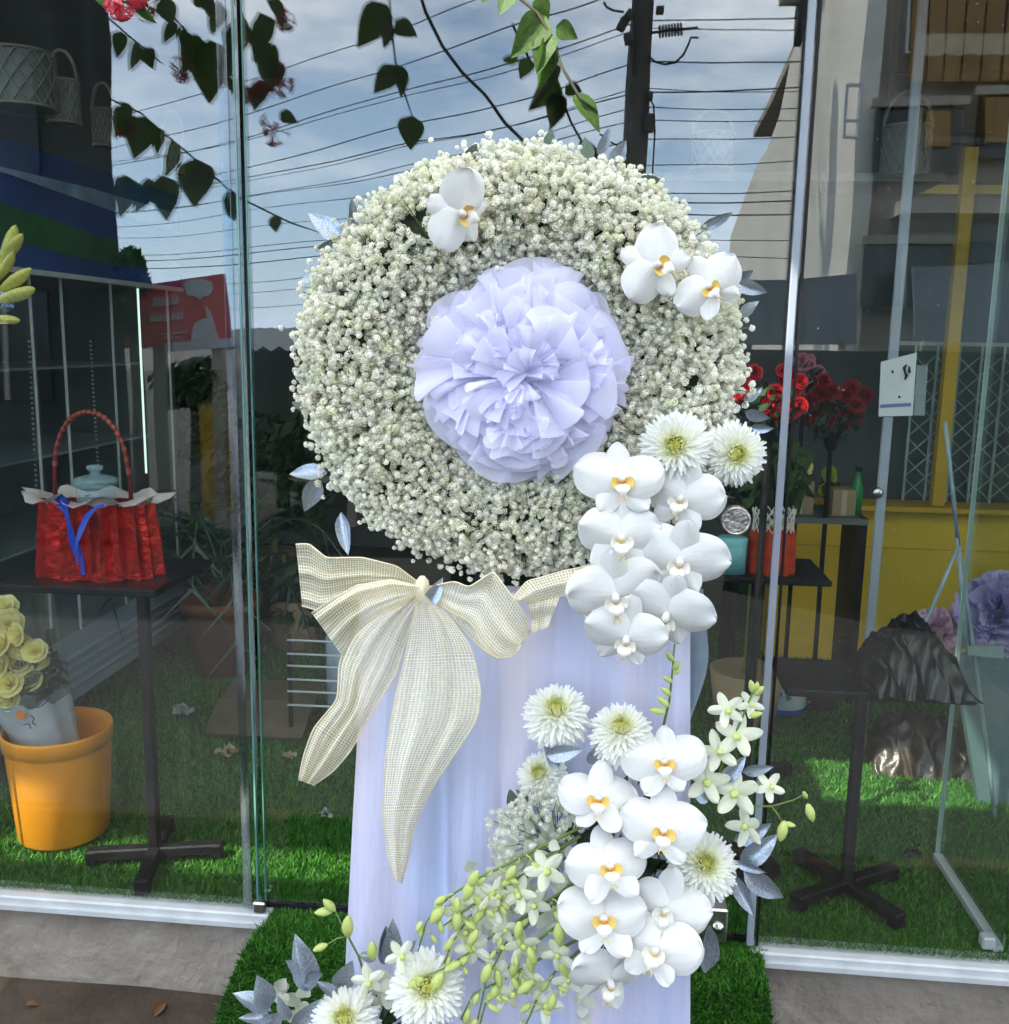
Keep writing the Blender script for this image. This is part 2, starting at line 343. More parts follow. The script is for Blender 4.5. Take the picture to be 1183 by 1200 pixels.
sheet(XA, lx0, CY1, 0.1); sheet(lx0, lx1, CY1, ly0); sheet(lx0, lx1, ly1, .1); sheet(lx1, rx0, CY1, .1)
sheet(rx0, rx1, CY1, ry0); sheet(rx0, rx1, ry1, .1); sheet(rx1, XB, CY1, .1)
for y in (CY1+.05, -1.95, -.1): part('purlin', B(((XA+XB)/2, y, CZ-.03), (XB-XA, .04, .05)), BLACK, t)
for x in (XA+.1, XB-.1): part('post', B((x, CY1+.05, (CZ+GZ)/2-.05), (.07, .07, CZ-GZ-.1)), BLACK, t)

# ================================================================== GLASS FRONT
GH = 2.55
def pane(name, x0, x1, label, gm, y=0.0, z0=.002):
    t = thing(name, ((x0+x1)/2, y, 0), label, 'glass panel')
    part('pane', B(((x0+x1)/2, y, (z0+GH)/2), (x1-x0, .010, GH-z0)), gm, t)
    return t
xl = float(PZ(303, 1062)[0]); xm0 = xl+.020; xr0 = float(PZ(879, 1103)[0]); xm1 = xr0-.008
xr1 = float(PZ(1170, 1122)[0])
pl = pane('shop_window', LX0, xl, 'tall fixed glass pane beside the orange bucket', GLASS)
part('edge', B((xl+.003, .0, GH/2), (.004, .011, GH-.01)), EDGE, pl)
for dx, w, mt in ((-.020, .020, SEAL), (.011, .007, SEAL)):
    part('seal_strip', B((xl+dx, -.0085, GH/2), (w, .004, GH-.01), bev=.001), mt, pl)
part('corner_clip', B((xl+.012, -.016, .014), (.030, .018, .028), bev=.004), STEEL, pl)
dr = thing('glass_door', ((xm0+xm1)/2, 0, 0), 'frameless glass door behind the flower wreath with steel knob and lock', 'door')
part('pane', B(((xm0+xm1)/2, .012, (GH+.012)/2), (xm1-xm0, .010, GH-.012)), GLASS, dr)
part('edge', B((xm0-.002, .012, GH/2), (.003, .011, GH-.02)), EDGE, dr)
part('bottom_rail', B(((xm0+xm1)/2, .012, .006), (xm1-xm0, .014, .010)), BLACK, dr)
k = PY(861, 608, -.03); MX = Matrix.Rotation(R_(90), 3, 'X')
kn = part('knob', MB().lathe([(0, .026), (.010, .026), (.0255, .026), (.027, .028), (.030, .027), (.031, .022), (.031, .010), (.012, .006), (.012, -.03)], k, 48, M=MX), mat('brushed_steel', (.55, .51, .47), .30, .35, 60, metal=1, bump=.3, bscale=120), dr)
k = PY(838, 1083, -.01)
lk = part('lock_box', B((k[0]-.01, -.004, max(k[2], .05)), (.075, .034, .085), bev=.004), STEEL, dr)
part('keyhole_ring', MB().lathe([(.0, .012), (.006, .012), (.007, .008), (.012, .008), (.013, 0)], (k[0]+.006, -.021, max(k[2], .05)), 24, M=MX), STEEL, lk, True)
pr = pane('shop_window', xr0, xr1, 'tall glass pane speckled with dried splashes in front of the black plastic heap', GLASS_R)
part('seal_strip', B((xr0-.004, -.011, GH/2), (.015, .010, GH-.01), bev=.002), SEAL2, pr)
part('seal_strip', B((xr0+.012, -.0085, GH/2), (.005, .006, GH-.01)), BLACK, pr)
p2 = pane('shop_window', xr1+.012, 3.15, 'outer glass pane beyond the corner of the glass side screen', GLASS)
# square side screen that starts at the front and a second pane farther in
yb = float(PZ(1090, 1006)[1]); xs_ = (xr1+.006)
sp = thing('glass_screen', (xs_, yb/2, 0), 'narrow glass side screen standing in a white floor channel square to the front', 'glass panel')
part('pane', B((xs_, yb/2+.01, GH/2), (.010, yb-.02, GH)), GLASS_IN, sp)
part('edge', B((xs_, yb+.002, GH/2), (.011, .004, GH)), mat('bright_edge', (.55, .66, .6), .2, .1), sp)
part('floor_channel', B((xs_, yb/2+.02, .008), (.022, yb-.04, .016)), ALU, sp)
part('clip', B((xs_-.02, .05, .02), (.03, .03, .03), bev=.004), ALU, sp)
q = PZ(1003, 893)
ip = thing('inner_glass_door', (q[0]+.6, q[1], 0), 'inner glass leaf with milky edge strip and steel clamp, deep in the shop', 'glass panel')
part('pane', B((q[0]+.75, q[1], GH/2), (1.5, .010, GH)), GLASS_IN, ip)
part('seal_strip', B((q[0]+.008, q[1]-.008, GH/2+.02), (.03, .012, GH-.05), bev=.003), mat('seal_grey', (.42, .46, .52), .3, .1, alpha=.7), ip)
for px, py in ((1028, 577), (1004, 878)):
    k = PY(px, py, q[1]-.015); part('clamp', MB().lathe([(0, .02), (.014, .02), (.017, .012), (.017, 0)], k, 20, M=MX), STEEL, ip, True)

# ================================================================== TURF
def turf(name, sampler, n, h, label):
    P, Nn = sampler(n)
    ang = rng.uniform(0, 2*np.pi, n); hh = h*rng.uniform(.55, 1.15, n); w = rng.uniform(.0011, .0022, n)
    lean = rng.normal(0, .4, (n, 3)); lean[:, 2] = 0
    d = Nn+lean; d /= np.linalg.norm(d, axis=1)[:, None]
    side = np.stack([np.cos(ang), np.sin(ang), np.zeros(n)], 1)*w[:, None]
    mid = P+d*hh[:, None]*.55; tip = P+d*hh[:, None]+lean*hh[:, None]*.35
    v = np.stack([P-side, P+side, mid+side*.8, mid-side*.8, tip], 1).reshape(-1, 3)
    i0 = np.arange(n)*5
    quads = np.stack([i0, i0+1, i0+2, i0+3], 1); tris = np.stack([i0+3, i0+2, i0+4], 1)
    me = bpy.data.meshes.new(name); nv = len(v); me.vertices.add(nv); me.vertices.foreach_set('co', v.ravel())
    loops = np.concatenate([quads.ravel(), tris.ravel()]); me.loops.add(len(loops)); me.loops.foreach_set('vertex_index', loops.astype(np.int32))
    ls = np.concatenate([np.arange(n)*4, n*4+np.arange(n)*3]); me.polygons.add(2*n); me.polygons.foreach_set('loop_start', ls.astype(np.int32))
    c = np.array([[.055, .22, .018], [.085, .31, .025], [.03, .125, .016], [.16, .33, .045]])[rng.choice(4, n, p=[.4, .3, .22, .08])]*rng.uniform(.8, 1.2, (n, 1))
    at = me.color_attributes.new('Tint', 'FLOAT_COLOR', 'POINT'); at.data.foreach_set('color', np.concatenate([np.repeat(c, 5, 0), np.ones((nv, 1))], 1).ravel())
    me.materials.append(GRASS); me.update(); me.validate()
    return tag(link(name, me), label, 'turf', kind='stuff')
def s_floor(n):
    y = 0.012+2.6*rng.uniform(0, 1, n)**1.7; x = rng.uniform(-1.0, 1.0, n)*(1.42+y*.42)-.18
    return np.stack([x, y, np.full(n, -.0105)], 1), np.tile([0, 0, 1.], (n, 1))
turf('floor_turf', s_floor, 300000, .019, 'bright green artificial turf covering the shop floor')
# turf mat that runs out of the door and down over the step
RP = [(.0, -.012), (-.06, -.016), (-.13, -.035), (-.19, -.09), (-.24, -.16), (-.32, -.205), (-.6, -.222), (-.86, -.226)]
def ramp(u, w):
    k = np.clip(u, 0, .9999)*(len(RP)-1); i = k.astype(int); f = k-i; A = np.array(RP)
    yz = A[i]*(1-f)[:, None]+A[i+1]*f[:, None]
    xl_ = LX1-.0-np.clip(-yz[:, 0]-.03, 0, 1)*.30; xr_ = RX0+.03+np.clip(-yz[:, 0]-.05, 0, 1)*.04
    return np.stack([xl_+(xr_-xl_)*w, yz[:, 0], yz[:, 1]], 1)
U, W_ = np.meshgrid(np.linspace(0, 1, 40), np.linspace(0, 1, 40), indexing='ij')
pts = ramp(U.ravel(), W_.ravel()).reshape(40, 40, 3); b = MB(); b.grid(pts.tolist()); struct('step_mat', b, TURF, True)
def s_ramp(n):
    u = rng.uniform(0, 1, n)**1.1; w = rng.uniform(0, 1, n); p = ramp(u, w); q = ramp(np.clip(u+.01, 0, 1), w)
    d = q-p; nn = np.stack([np.zeros(n), -d[:, 2], d[:, 1]], 1); nn[nn[:, 2] < 0] *= -1
    nn /= np.maximum(np.linalg.norm(nn, axis=1), 1e-6)[:, None]; return p, nn
turf('step_turf', s_ramp, 80000, .022, 'green artificial turf draped down over the step at the door')

# ================================================================== THE STREET (seen mirrored in the glass)
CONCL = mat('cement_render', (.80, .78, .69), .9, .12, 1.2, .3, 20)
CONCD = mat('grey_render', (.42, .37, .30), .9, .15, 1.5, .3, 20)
WINM = mat('dark_window', (.015, .018, .02), .15, .2, 3)
OCHRE = mat('ochre_paint', (.75, .40, .02), .5, .12, 3)
YELL = mat('yellow_paint', (.88, .52, .03), .6, .12, 1.5, .15, 30)
BROWN = mat('brown_corrugated', (.30, .16, .035), .6, .2, 4)
GREYM = mat('grey_sheet_metal', (.20, .23, .25), .55, .12, 2)
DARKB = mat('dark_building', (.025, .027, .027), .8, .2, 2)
REDB = mat('red_billboard', (.70, .06, .07), .6, .12, 3)
WHB = mat('billboard_white', (.62, .64, .66), .6, .08, 5)
POLEM = mat('weathered_pole', (.075, .07, .062), .9, .3, 6, .5, 30)
WIRE = mat('wire_black', (.012, .012, .014), .7, .2, 5)

def plate(px, D, dz=.03, y_off=0.0):
    """a slab facing the shop, outlined by picture points, D metres out in the street"""
    P = [PR(x, y, D)+np.array([0, y_off, 0]) for x, y in px]; return MB().prism(P, (0, -dz, 0))
# house with a sunlit side wall
cx = float(PR(1003, 150, 7.0)[0]); top = 5.4
t = thing('corner_house', (cx+2.5, -10, -.7), 'grey rendered house with a pale stepped side wall across the street', 'house')
prof = [(-7.0, -.75), (-7.0, 6.6), (-8.3, 6.6), (-8.3, 5.35), (-9.6, 4.9), (-10.6, 4.75), (-11.2, 4.2), (-12.0, 3.9), (-12.6, 3.85), (-15.0, 3.1), (-15.0, -.75)]
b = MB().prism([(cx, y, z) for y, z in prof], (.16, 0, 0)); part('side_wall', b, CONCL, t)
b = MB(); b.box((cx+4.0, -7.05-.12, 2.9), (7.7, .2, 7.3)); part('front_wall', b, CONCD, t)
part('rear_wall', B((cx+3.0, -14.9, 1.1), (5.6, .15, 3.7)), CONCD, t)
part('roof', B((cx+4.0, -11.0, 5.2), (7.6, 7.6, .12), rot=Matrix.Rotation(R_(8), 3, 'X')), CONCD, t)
for k in range(9):
    y = -8.45-k*.13; part('step', B((cx-.16, y, 5.55+.13*(4-k)), (.30, .12, .12)), CONCD, t)
part('stair_stringer', MB().prism([(cx-.05, -8.3, 6.2), (cx-.05, -8.3, 5.9), (cx-.05, -9.7, 4.6), (cx-.05, -9.7, 4.95)], (-.08, 0, 0)), DARKB, t)
def front_rect(x0, y0, x1, y1, name, mt, D=6.97, dz=.08):
    A = PR(x0, y0, D); C_ = PR(x1, y1, D); return part(name, B(((A[0]+C_[0])/2, -D+dz/2, (A[2]+C_[2])/2), (abs(C_[0]-A[0]), dz, abs(A[2]-C_[2]))), mt, t)
for r in ((1025, 127, 1122, 205), (1150, 115, 1290, 185), (1012, 288, 1108, 360), (1140, 250, 1290, 310)):
    w = front_rect(*r, 'window', WINM)
    A = PR(r[0], r[1], 6.9); C_ = PR(r[2], r[3], 6.9)
    part('mullion', B(((A[0]+C_[0])/2, -6.86, (A[2]+C_[2])/2), (.04, .04, abs(A[2]-C_[2]))), CONCD, w)
    part('lintel', B(((A[0]+C_[0])/2, -6.84, A[2]+.04), (abs(A[0]-C_[0])+.1, .06, .07)), CONCD, w)
A = PR(1085, -60, 6.85); C_ = PR(1320, 95, 6.85)
for k, x in enumerate(np.linspace(A[0], C_[0], 12)):
    part('cladding_board', B((x, -6.85+.01*(k % 2), (A[2]+C_[2])/2), ((C_[0]-A[0])/12.6, .05, A[2]-C_[2])), BROWN, t)
for r in ((1087, 130, 1118, 170), (1158, 115, 1300, 165)):
    part('shutter', plate([(r[0], r[1]), (r[2], r[1]), (r[2], r[3]), (r[0], r[3])], 6.82, .03), BROWN, t)
part('balcony_slab', B((cx+4.0, -6.72, PR(1080, 245, 6.6)[2]), (7.4, .5, .12)), CONCD, t)
for x, y0, y1, wd in ((998, 100, 162, .05), (1072, -20, 64, .05)):
    A = PR(x-6, y0, 6.9); C_ = PR(x+6, y1, 6.9); 
    b = MB(); 
    for xx in (A[0], C_[0]): b.box((xx, -6.86, (A[2]+C_[2])/2), (.022, .03, A[2]-C_[2]))
    for zz in (A[2], C_[2], C_[2]+(A[2]-C_[2])*.33): b.box(((A[0]+C_[0])/2, -6.86, zz), (C_[0]-A[0]+.022, .028, .022))
    part('window_frame', b, WHB, t)

# grey sheet hoarding in front of the house
D0 = 6.2; t = thing('grey_hoarding', V(PR(1000, 420, D0)), 'grey sheet metal hoarding panels in front of the rendered house', 'hoarding')
for r in ((868, 330, 1003, 402), (1073, 312, 1320, 402)):
    part('grey_panel', plate([(r[0], r[1]), (r[2], r[1]-8), (r[2], r[3]), (r[0], r[3])], D0+.05, .03), GREYM, t)
A = PR(866, 404, D0); C_ = PR(1320, 404, D0); part('added_darkening_board', B(((A[0]+C_[0])/2, -D0-.06, (A[2]-.82)/2-.01), (C_[0]-A[0], .03, A[2]+.80)), DARKB, t)  # added board, only there to keep the reflection dark below the panels
for px in (880, 990, 1090, 1300): q = PR(px, 402, D0); part('post', B((q[0], -D0-.1, (q[2]-.8)/2), (.05, .05, q[2]+.8)), CONCD, t)
# low dark building that closes the left of the street
D1 = 7.5
t = thing('tall_dark_house', (-6, -D1, -.7), 'tall dark house front beside the red billboard', 'house')
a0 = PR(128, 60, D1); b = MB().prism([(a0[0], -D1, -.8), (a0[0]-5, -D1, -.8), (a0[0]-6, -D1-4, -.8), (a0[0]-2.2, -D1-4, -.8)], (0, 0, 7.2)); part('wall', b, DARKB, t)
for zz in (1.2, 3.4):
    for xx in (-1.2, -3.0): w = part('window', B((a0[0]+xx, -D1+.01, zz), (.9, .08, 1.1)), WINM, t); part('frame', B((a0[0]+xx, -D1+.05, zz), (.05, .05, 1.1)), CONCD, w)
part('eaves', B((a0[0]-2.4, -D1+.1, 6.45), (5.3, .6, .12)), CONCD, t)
D2 = 9.0
t = thing('corrugated_shed', (-1.5, -D2-1, -.75), 'long dark open shed with a corrugated roof and slim posts', 'shed')
A = PR(150, 390, D2); C_ = PR(870, 400, D2)
b = MB(); nx = 160
b.grid([[(x, -D2+yy, zz+.03*math.sin(i*math.pi/2)) for i, x in enumerate(np.linspace(A[0], C_[0], nx))] for yy, zz in ((.5, A[2]-.14), (-4, A[2]+.10))]); part('roof', b, GREYM, t)
part('back_wall', B(((A[0]+C_[0])/2, -D2-3.9, .3), (C_[0]-A[0], .1, 2.2)), DARKB, t)
part('side_wall', B((C_[0]-.06, -D2-1.7, .25), (.1, 4.2, 2.0)), DARKB, t)
for px in (262, 420, 640, 800):
    q = PR(px, 480, D2); part('post', B((q[0], -D2+.3, (A[2]-.3-.78)/2), (.09, .09, A[2]-.3+.78)), CONCD, t)
q = PR(253, 515, D2-.4); tg = thing('yellow_cabinet', (q[0], -D2+.4, -.9), 'narrow yellow cabinet standing by the shed post', 'cabinet')
part('body', B((q[0], -D2+.4, -.05), (.26, .3, 1.3), bev=.02), OCHRE, tg); part('door', B((q[0], -D2+.555, -.02), (.22, .012, 1.1)), YELL, tg)
# billboard
D3 = 8.2
t = thing('red_billboard', V(PR(210, 400, D3)), 'red billboard with pale shapes and rows of white lettering', 'billboard')
part('board', plate([(120, 340), (262, 320), (271, 396), (120, 409)], D3, .06), REDB, t)
part('base_strip', plate([(190, 401), (271, 395), (272, 406), (195, 412)], D3-.02, .05), WHB, t)
part('mushroom_shape', plate([(214, 330), (222, 327), (236, 326), (246, 330), (248, 338), (243, 345), (236, 346), (232, 350), (226, 346), (218, 345), (214, 339)], D3-.02, .02), WHB, t)
part('pale_figure', plate([(222, 398), (223, 385), (227, 376), (234, 372), (241, 371), (238, 358), (244, 364), (250, 382), (255, 396)], D3-.02, .02), WHB, t)
# the rows of lettering are too small in the picture to read: slanted strokes of their size
for row, (ya, yb_, xa, xb) in enumerate(((347, 358, 176, 206), (367, 376, 172, 212), (389, 391, 184, 212), (394, 396, 186, 208))):
    b = MB(); x = xa; k = 0
    while x < xb:
        wq = 1.6 if row < 2 else 4
        s1 = (1.5, -1.5, 0, 2, 0)[k % 5]; o = -(x-xa)*.09
        P = [PR(x+s1, ya+o, D3-.02), PR(x+s1+wq, ya+o, D3-.02), PR(x+wq, yb_+o, D3-.02), PR(x, yb_+o, D3-.02)]
        b.prism(P, (0, -.02, 0)); x += wq+1.6; k += 1
    part('lettering', b, WHB, t)
for px in (180, 250):
    q = PR(px, 400, D3); part('post', B((q[0], -D3-.1, (q[2]-.78)/2), (.12, .1, q[2]+.78)), CONCD, t)
# utility pole with its fittings
DP = 9.6
t = thing('utility_pole', V(PR(742, 560, DP)), 'weathered utility pole carrying insulators, boxes and loops of cable', 'pole')
pb = PR(736, 400, DP); pt = PR(755, -60, DP)
part('shaft', MB().tube([(pb[0], pb[1], -.8), pb, pt, (pt[0], pt[1], pt[2]+1)], [.16, .15, .125, .12], 12), POLEM, t, True)
for x, y, w, h, rt in ((729, 27, 9, 13, 25), (737, 45, 10, 12, -15), (735, 18, 8, 14, 35), (761, 143, 10, 18, 2), (774, 11, 9, 7, 0), (731, 168, 7, 7, 0), (762, 112, 6, 8, 0)):
    q = PR(x, y, DP-.18); sc = (DP+2.08)/FPX; part('fitting', B(q, (w*sc, .12, h*sc), rot=Matrix.Rotation(R_(rt), 3, 'Y'), bev=.01), POLEM, t)
q0, q1 = PR(762, 39, DP-.1), PR(822, 32, DP-.1); q0, q1 = V(q0), V(q1); ins = part('insulator', MB().tube([q0, q1], .018, 6), WIRE, t)
for k in range(8):
    c = q0.lerp(q1, .2+.065*k); part('disc', MB().tube([c-(q1-q0).normalized()*.01, c+(q1-q0).normalized()*.01], .07, 10), WIRE, ins)
def loop(px, D, r, name, par): part(name, MB().tube([PR(x, y, D) for x, y in px], r, 5), WIRE, par, True)
loop([(760, 67), (768, 74), (780, 77), (793, 74), (803, 65), (810, 52), (813, 44), (822, 44)], DP-.1, .013, 'jumper_cable', t)
loop([(706, 0), (710, 6), (718, 10), (730, 12)], DP-.1, .013, 'jumper_cable', t)
loop([(760, 112), (766, 122), (767, 150), (766, 200), (762, 240)], DP-.1, .010, 'jumper_cable', t)
loop([(705, 155), (720, 165), (731, 170), (730, 200)], DP-.1, .010, 'jumper_cable', t)
# overhead wires: each runs from far down the street, past the pole and on over the house
def wire(y0, r=.011, left=.5, right=1.14, y_r=None, sag=.25, D=DP-.05):
    yh = 402.0; o0 = yh-y0; p0 = V(PR(748, y0, D)); d0 = D+2.08
    dl = d0/left; pl_ = V(PR(60, 396-o0*left, dl-2.08)); dr_ = d0/right; pr_ = V(PR(1240, 408-o0*right, dr_-2.08))
    pts = []
    for a, c, n in ((pl_, p0, 14), (p0, pr_, 8)):
        for i in range(n): s = i/n; q = a.lerp(c, s); q.z -= sag*4*s*(1-s)*(1 if n > 10 else .25); pts.append(q)
    pts.append(pr_)
    o = link('overhead_wire', MB().tube(pts, r, 5).mesh('overhead_wire', WIRE, True))
    tag(o, 'thin black overhead wire strung along the street past the utility pole', 'wire', 'overhead wires')
for y0, r in ((-66, .008), (-20, .008), (24, .008), (33, .006), (74, .008), (103, .005), (108, .008), (124, .006), (139, .006), (161, .006), (190, .005), (222, .006), (233, .008), (246, .008), (278, .005), (300, .005), (325, .005)):
    wire(y0, r, left=.52+.02*math.sin(y0), right=1.1+.04*math.sin(y0*1.7), sag=.15+.12*abs(math.sin(y0*.9)))
q = [PR(x, y, 6.5) for x, y in ((484, -30), (500, 15), (522, 55), (545, 85), (568, 108), (590, 140), (640, 190), (700, 240))]
tag(link('service_cable', MB().tube(q, .014, 6).mesh('service_cable', WIRE, True)), 'thick black service cable dropping steeply across the other wires', 'cable')
# dark trees over the shed
def leafcloud(b, c, rad, n, size, sq=.8):
    for _ in range(n):
        d = rng.normal(0, 1, 3); d /= np.linalg.norm(d); p = np.array(c)+d*np.array(rad)*rng.uniform(.55, 1.0)
        a = Vector(rng.normal(0, 1, 3)).normalized(); e = a.orthogonal().normalized(); f = a.cross(e); s = size*rng.uniform(.6, 1.3)
        P = V(p); b.add([P-e*s, P+f*s*.45, P+e*s, P-f*s*.45], [(0, 1, 2, 3)])
for px, py, D, rad, lab in ((225, 440, 8.6, (.5, .4, .35), 'low leafy tree under the red billboard'), (330, 520, 9.8, (1.0, .6, .9), 'bushy dark tree inside the shed yard'), (600, 430, 13.5, (2.2, 1.2, 1.4), 'broad dark tree rising behind the shed roof'), (150, 330, 7.3, (.18, .15, .3), 'small plant spilling over the house corner')):
    q = PR(px, py, D); t = thing('street_tree', (q[0], q[1], -.78), lab, 'tree')
    b = MB()
    for k in range(7): leafcloud(b, q+rng.normal(0, .45, 3)*np.array(rad), np.array(rad)*.55, 130, .07)
    part('crown', b, DKLEAF, t, kind='stuff'); part('trunk', MB().tube([(q[0], q[1], -.8), (q[0]+.05, q[1], q[2]*.4), (q[0], q[1], q[2])], [.09, .07, .03], 7), POLEM, t)

# yellow half wall with a folding gate and ochre posts at the back of the shop
D0 = 2.15; t = thing('gate_wall', (1.6, D0, 0), 'yellow painted half wall with folding metal gate and ochre posts above', 'gate wall')
zt = float(PY(1100, 598, D0)[2]); x0 = float(PY(905, 640, D0)[0])
part('half_wall', B((x0+1.35, D0+.06, zt/2-.006), (2.7, .10, zt+.01)), YELL, t); part('ledge', B((x0+1.35, D0+.03, zt+.010), (2.72, .2, .02)), OCHRE, t)
part('groove', B((x0+1.35, D0+.009, zt-.17), (2.68, .006, .006)), OCHRE, t)
for px in (1122, 1300):
    A = PY(px+18, 172, D0); part('post', B((A[0], D0+.02, (A[2]+zt)/2+.01), (.05, .045, A[2]-zt-.02)), OCHRE, t)
A = PY(1100, 220, D0); part('crossbar', B((x0+1.5, D0+.05, A[2]), (2.4, .03, .035)), OCHRE, t)
zg = float(PY(1100, 405, D0)[2]); GATE = mat('gate_steel', (.34, .38, .38), .5, .2, 10)
n = 24; xsq = np.linspace(x0+.55, x0+2.6, n)
for i in range(n): part('gate_bar', B((xsq[i], D0+.08, (zt+zg)/2+.012), (.010, .008, zg-zt-.024)), GATE, t)
for i in range(n-1):
    b = MB(); xa, xb = xsq[i], xsq[i+1]
    for k in range(7):
        z0 = zt+.04+k*(zg-zt-.08)/7; z1 = z0+(zg-zt-.08)/7
        b.tube([(xa, D0+.09, z0), (xb, D0+.09, z1)], .0035, 4); b.tube([(xa, D0+.098, z1), (xb, D0+.098, z0)], .0035, 4)
    part('gate_lattice', b, GATE, t)
part('top_rail', B((x0+1.55, D0+.08, zg+.008), (2.2, .02, .016)), GATE, t)

# second wreath on an easel, inside at the far end of the front
t = thing('easel_wreath', (1.45, .75, 0), 'lilac ruffled wreath with mint panel on a grey easel inside the shop', 'wreath stand')
ES = mat('easel_steel', (.25, .32, .33), .4, .2, 20); DW = .72
def E(pts, r=.006): part('easel_leg', MB().tube([PY(x, y, d) for x, y, d in pts], r, 8), ES, t, True)
E([(1108, 495, DW), (1124, 640, DW)]); E([(1124, 640, DW), (1083, 735, DW), (1062, 785, DW)]); E([(1124, 640, DW), (1132, 760, DW-.05)], .007); E([(1122, 630, DW), (1143, 770, DW), (1160, 900, DW), (1172, 1010, DW)])
MINT = mat('mint_fabric', (.11, .17, .18), .7, .1, 5)
def plate_in(px, D, dz=.02): return MB().prism([PY(x, y, D) for x, y in px], (0, dz, 0))
part('mint_panel', plate_in([(1120, 770), (1290, 740), (1300, 1000), (1150, 960)], DW+.10, .03), MINT, t)
part('strap', plate_in([(1135, 757), (1178, 757), (1176, 772), (1135, 768)], DW-.02, .01), ES, t)
def ruffle_ball(c, rad, n, seed):
    r2 = np.random.default_rng(seed); b = MB()
    for i in range(n):
        d = r2.normal(0, 1, 3); d /= np.linalg.norm(d); a = Vector(d); e = a.orthogonal().normalized(); f = a.cross(e); G = []
        for iu in range(5):
            u = iu/4; row = []
            for iv in range(11):
                v = (iv/10-.5)*2
                row.append(V(c)+a*rad[0]*(.5+.5*u)*(1-.12*v*v)+e*v*rad[0]*.5*(.4+u)+f*rad[0]*.13*math.sin(v*6+i)*(.3+u))
            G.append(row)
        b.grid(G)
    return b
LIL = mat('lilac_fabric', (.62, .52, .80), .7, .12, 8, trans=.3)
part('lilac_ruffle', ruffle_ball(PY(1172, 720, DW+.16), (.12,), 90, 5), LIL, t, True)
part('pink_ruffle', ruffle_ball(PY(1098, 742, DW+.22), (.075,), 60, 6), mat('pink_fabric', (.72, .50, .62), .7, .12, 8, trans=.3), t, True)

# ================================================================== INSIDE THE SHOP
def leaf_mesh(name, mt, L_=1.0, w=.42, fold=.12, curl=.25, n=9, tip=1.0, heart=False):
    """one leaf along +Y, upper side +Z, midrib folded, tip curled"""
    b = MB(); G = []
    for i in range(n):
        u = i/(n-1)
        prof_ = (math.sin(math.pi*u**(.62 if heart else .85))**.85)*(1-.25*u) if 0 < u < 1 else .015
        hw = w*.5*max(prof_, .02)*1.12
        z = -curl*u*u*L_*.6
        row = []
        for j in range(5):
            v = (j-2)/2; row.append((v*hw, u*L_, z+abs(v)*fold*hw*2+.015*math.sin(u*14+j)*abs(v)))
        G.append(row)
    b.grid(G); return b.mesh(name, mt, True)
# black pedestal tables
def table(name, base, topz, w, d, label, cxo=0.0, pole=.026, foot=.165, rz=R_(38)):
    bx, by = float(base[0]), float(base[1]); t = thing(name, (bx, by, 0), label, 'table')
    part('table_top', B((bx+cxo, by+d*.15, topz-.009), (w, d, .018), bev=.004), BLACK, t)
    part('pole', B((bx, by, topz/2+.01), (pole, pole, topz-.03), bev=.003), BLACK, t)
    for k in range(4):
        a = rz+k*math.pi/2; e = (bx+math.cos(a)*foot, by+math.sin(a)*foot, 0)
        part('foot', B((bx+math.cos(a)*foot/2, by+math.sin(a)*foot/2, .028), (foot, .034, .03), rz=a, bev=.004), BLACK, t)
        part('foot_cap', B((bx+math.cos(a)*(foot-.01), by+math.sin(a)*(foot-.01), .022), (.03, .038, .04), rz=a, bev=.004), BLACK, t)
    return t
TL = PZ(182, 996, .03); zl = float(PY(150, 676, TL[1])[2])
table('display_table', TL, zl, .40, .34, 'black pedestal table with crossed feet under the red gift basket', -.11, rz=R_(14))
TR = PZ(992, 1035, .03); zr = float(PY(985, 797, TR[1])[2])
table('display_table', TR, zr, .43, .24, 'black pedestal table with crossed feet under the black plastic heap', .02, rz=R_(33))
TB = PZ(872, 905, .03); zb = float(PY(880, 668, TB[1])[2])
table('display_table', TB, zb, .34, .30, 'black pedestal table holding the aqua tin and the small red basket', .03, rz=R_(25))

def pleated(b, c, rx, ry, z0, z1, n, flare, seed, mi=0):
    r2 = np.random.default_rng(seed); G = []; ph = r2.uniform(0, 6, n*2)
    amp = r2.uniform(.05, .15, n)
    for k in range(7):
        u = k/6; row = []
        for j in range(n*4+1):
            a = 2*math.pi*j/(n*4); fold_ = (amp[(j//4) % n])*(abs(((j % 4)-2)/2)-.5)*2
            rr = (1+flare*(1-u)**1.3+fold_*(1.1-.4*abs(u-.5)))
            row.append((c[0]+rx*rr*math.cos(a), c[1]+ry*rr*math.sin(a), z0+(z1-z0)*u+.004*math.sin(a*9+seed)))
        G.append(row)
    b.grid(G, mi); return b
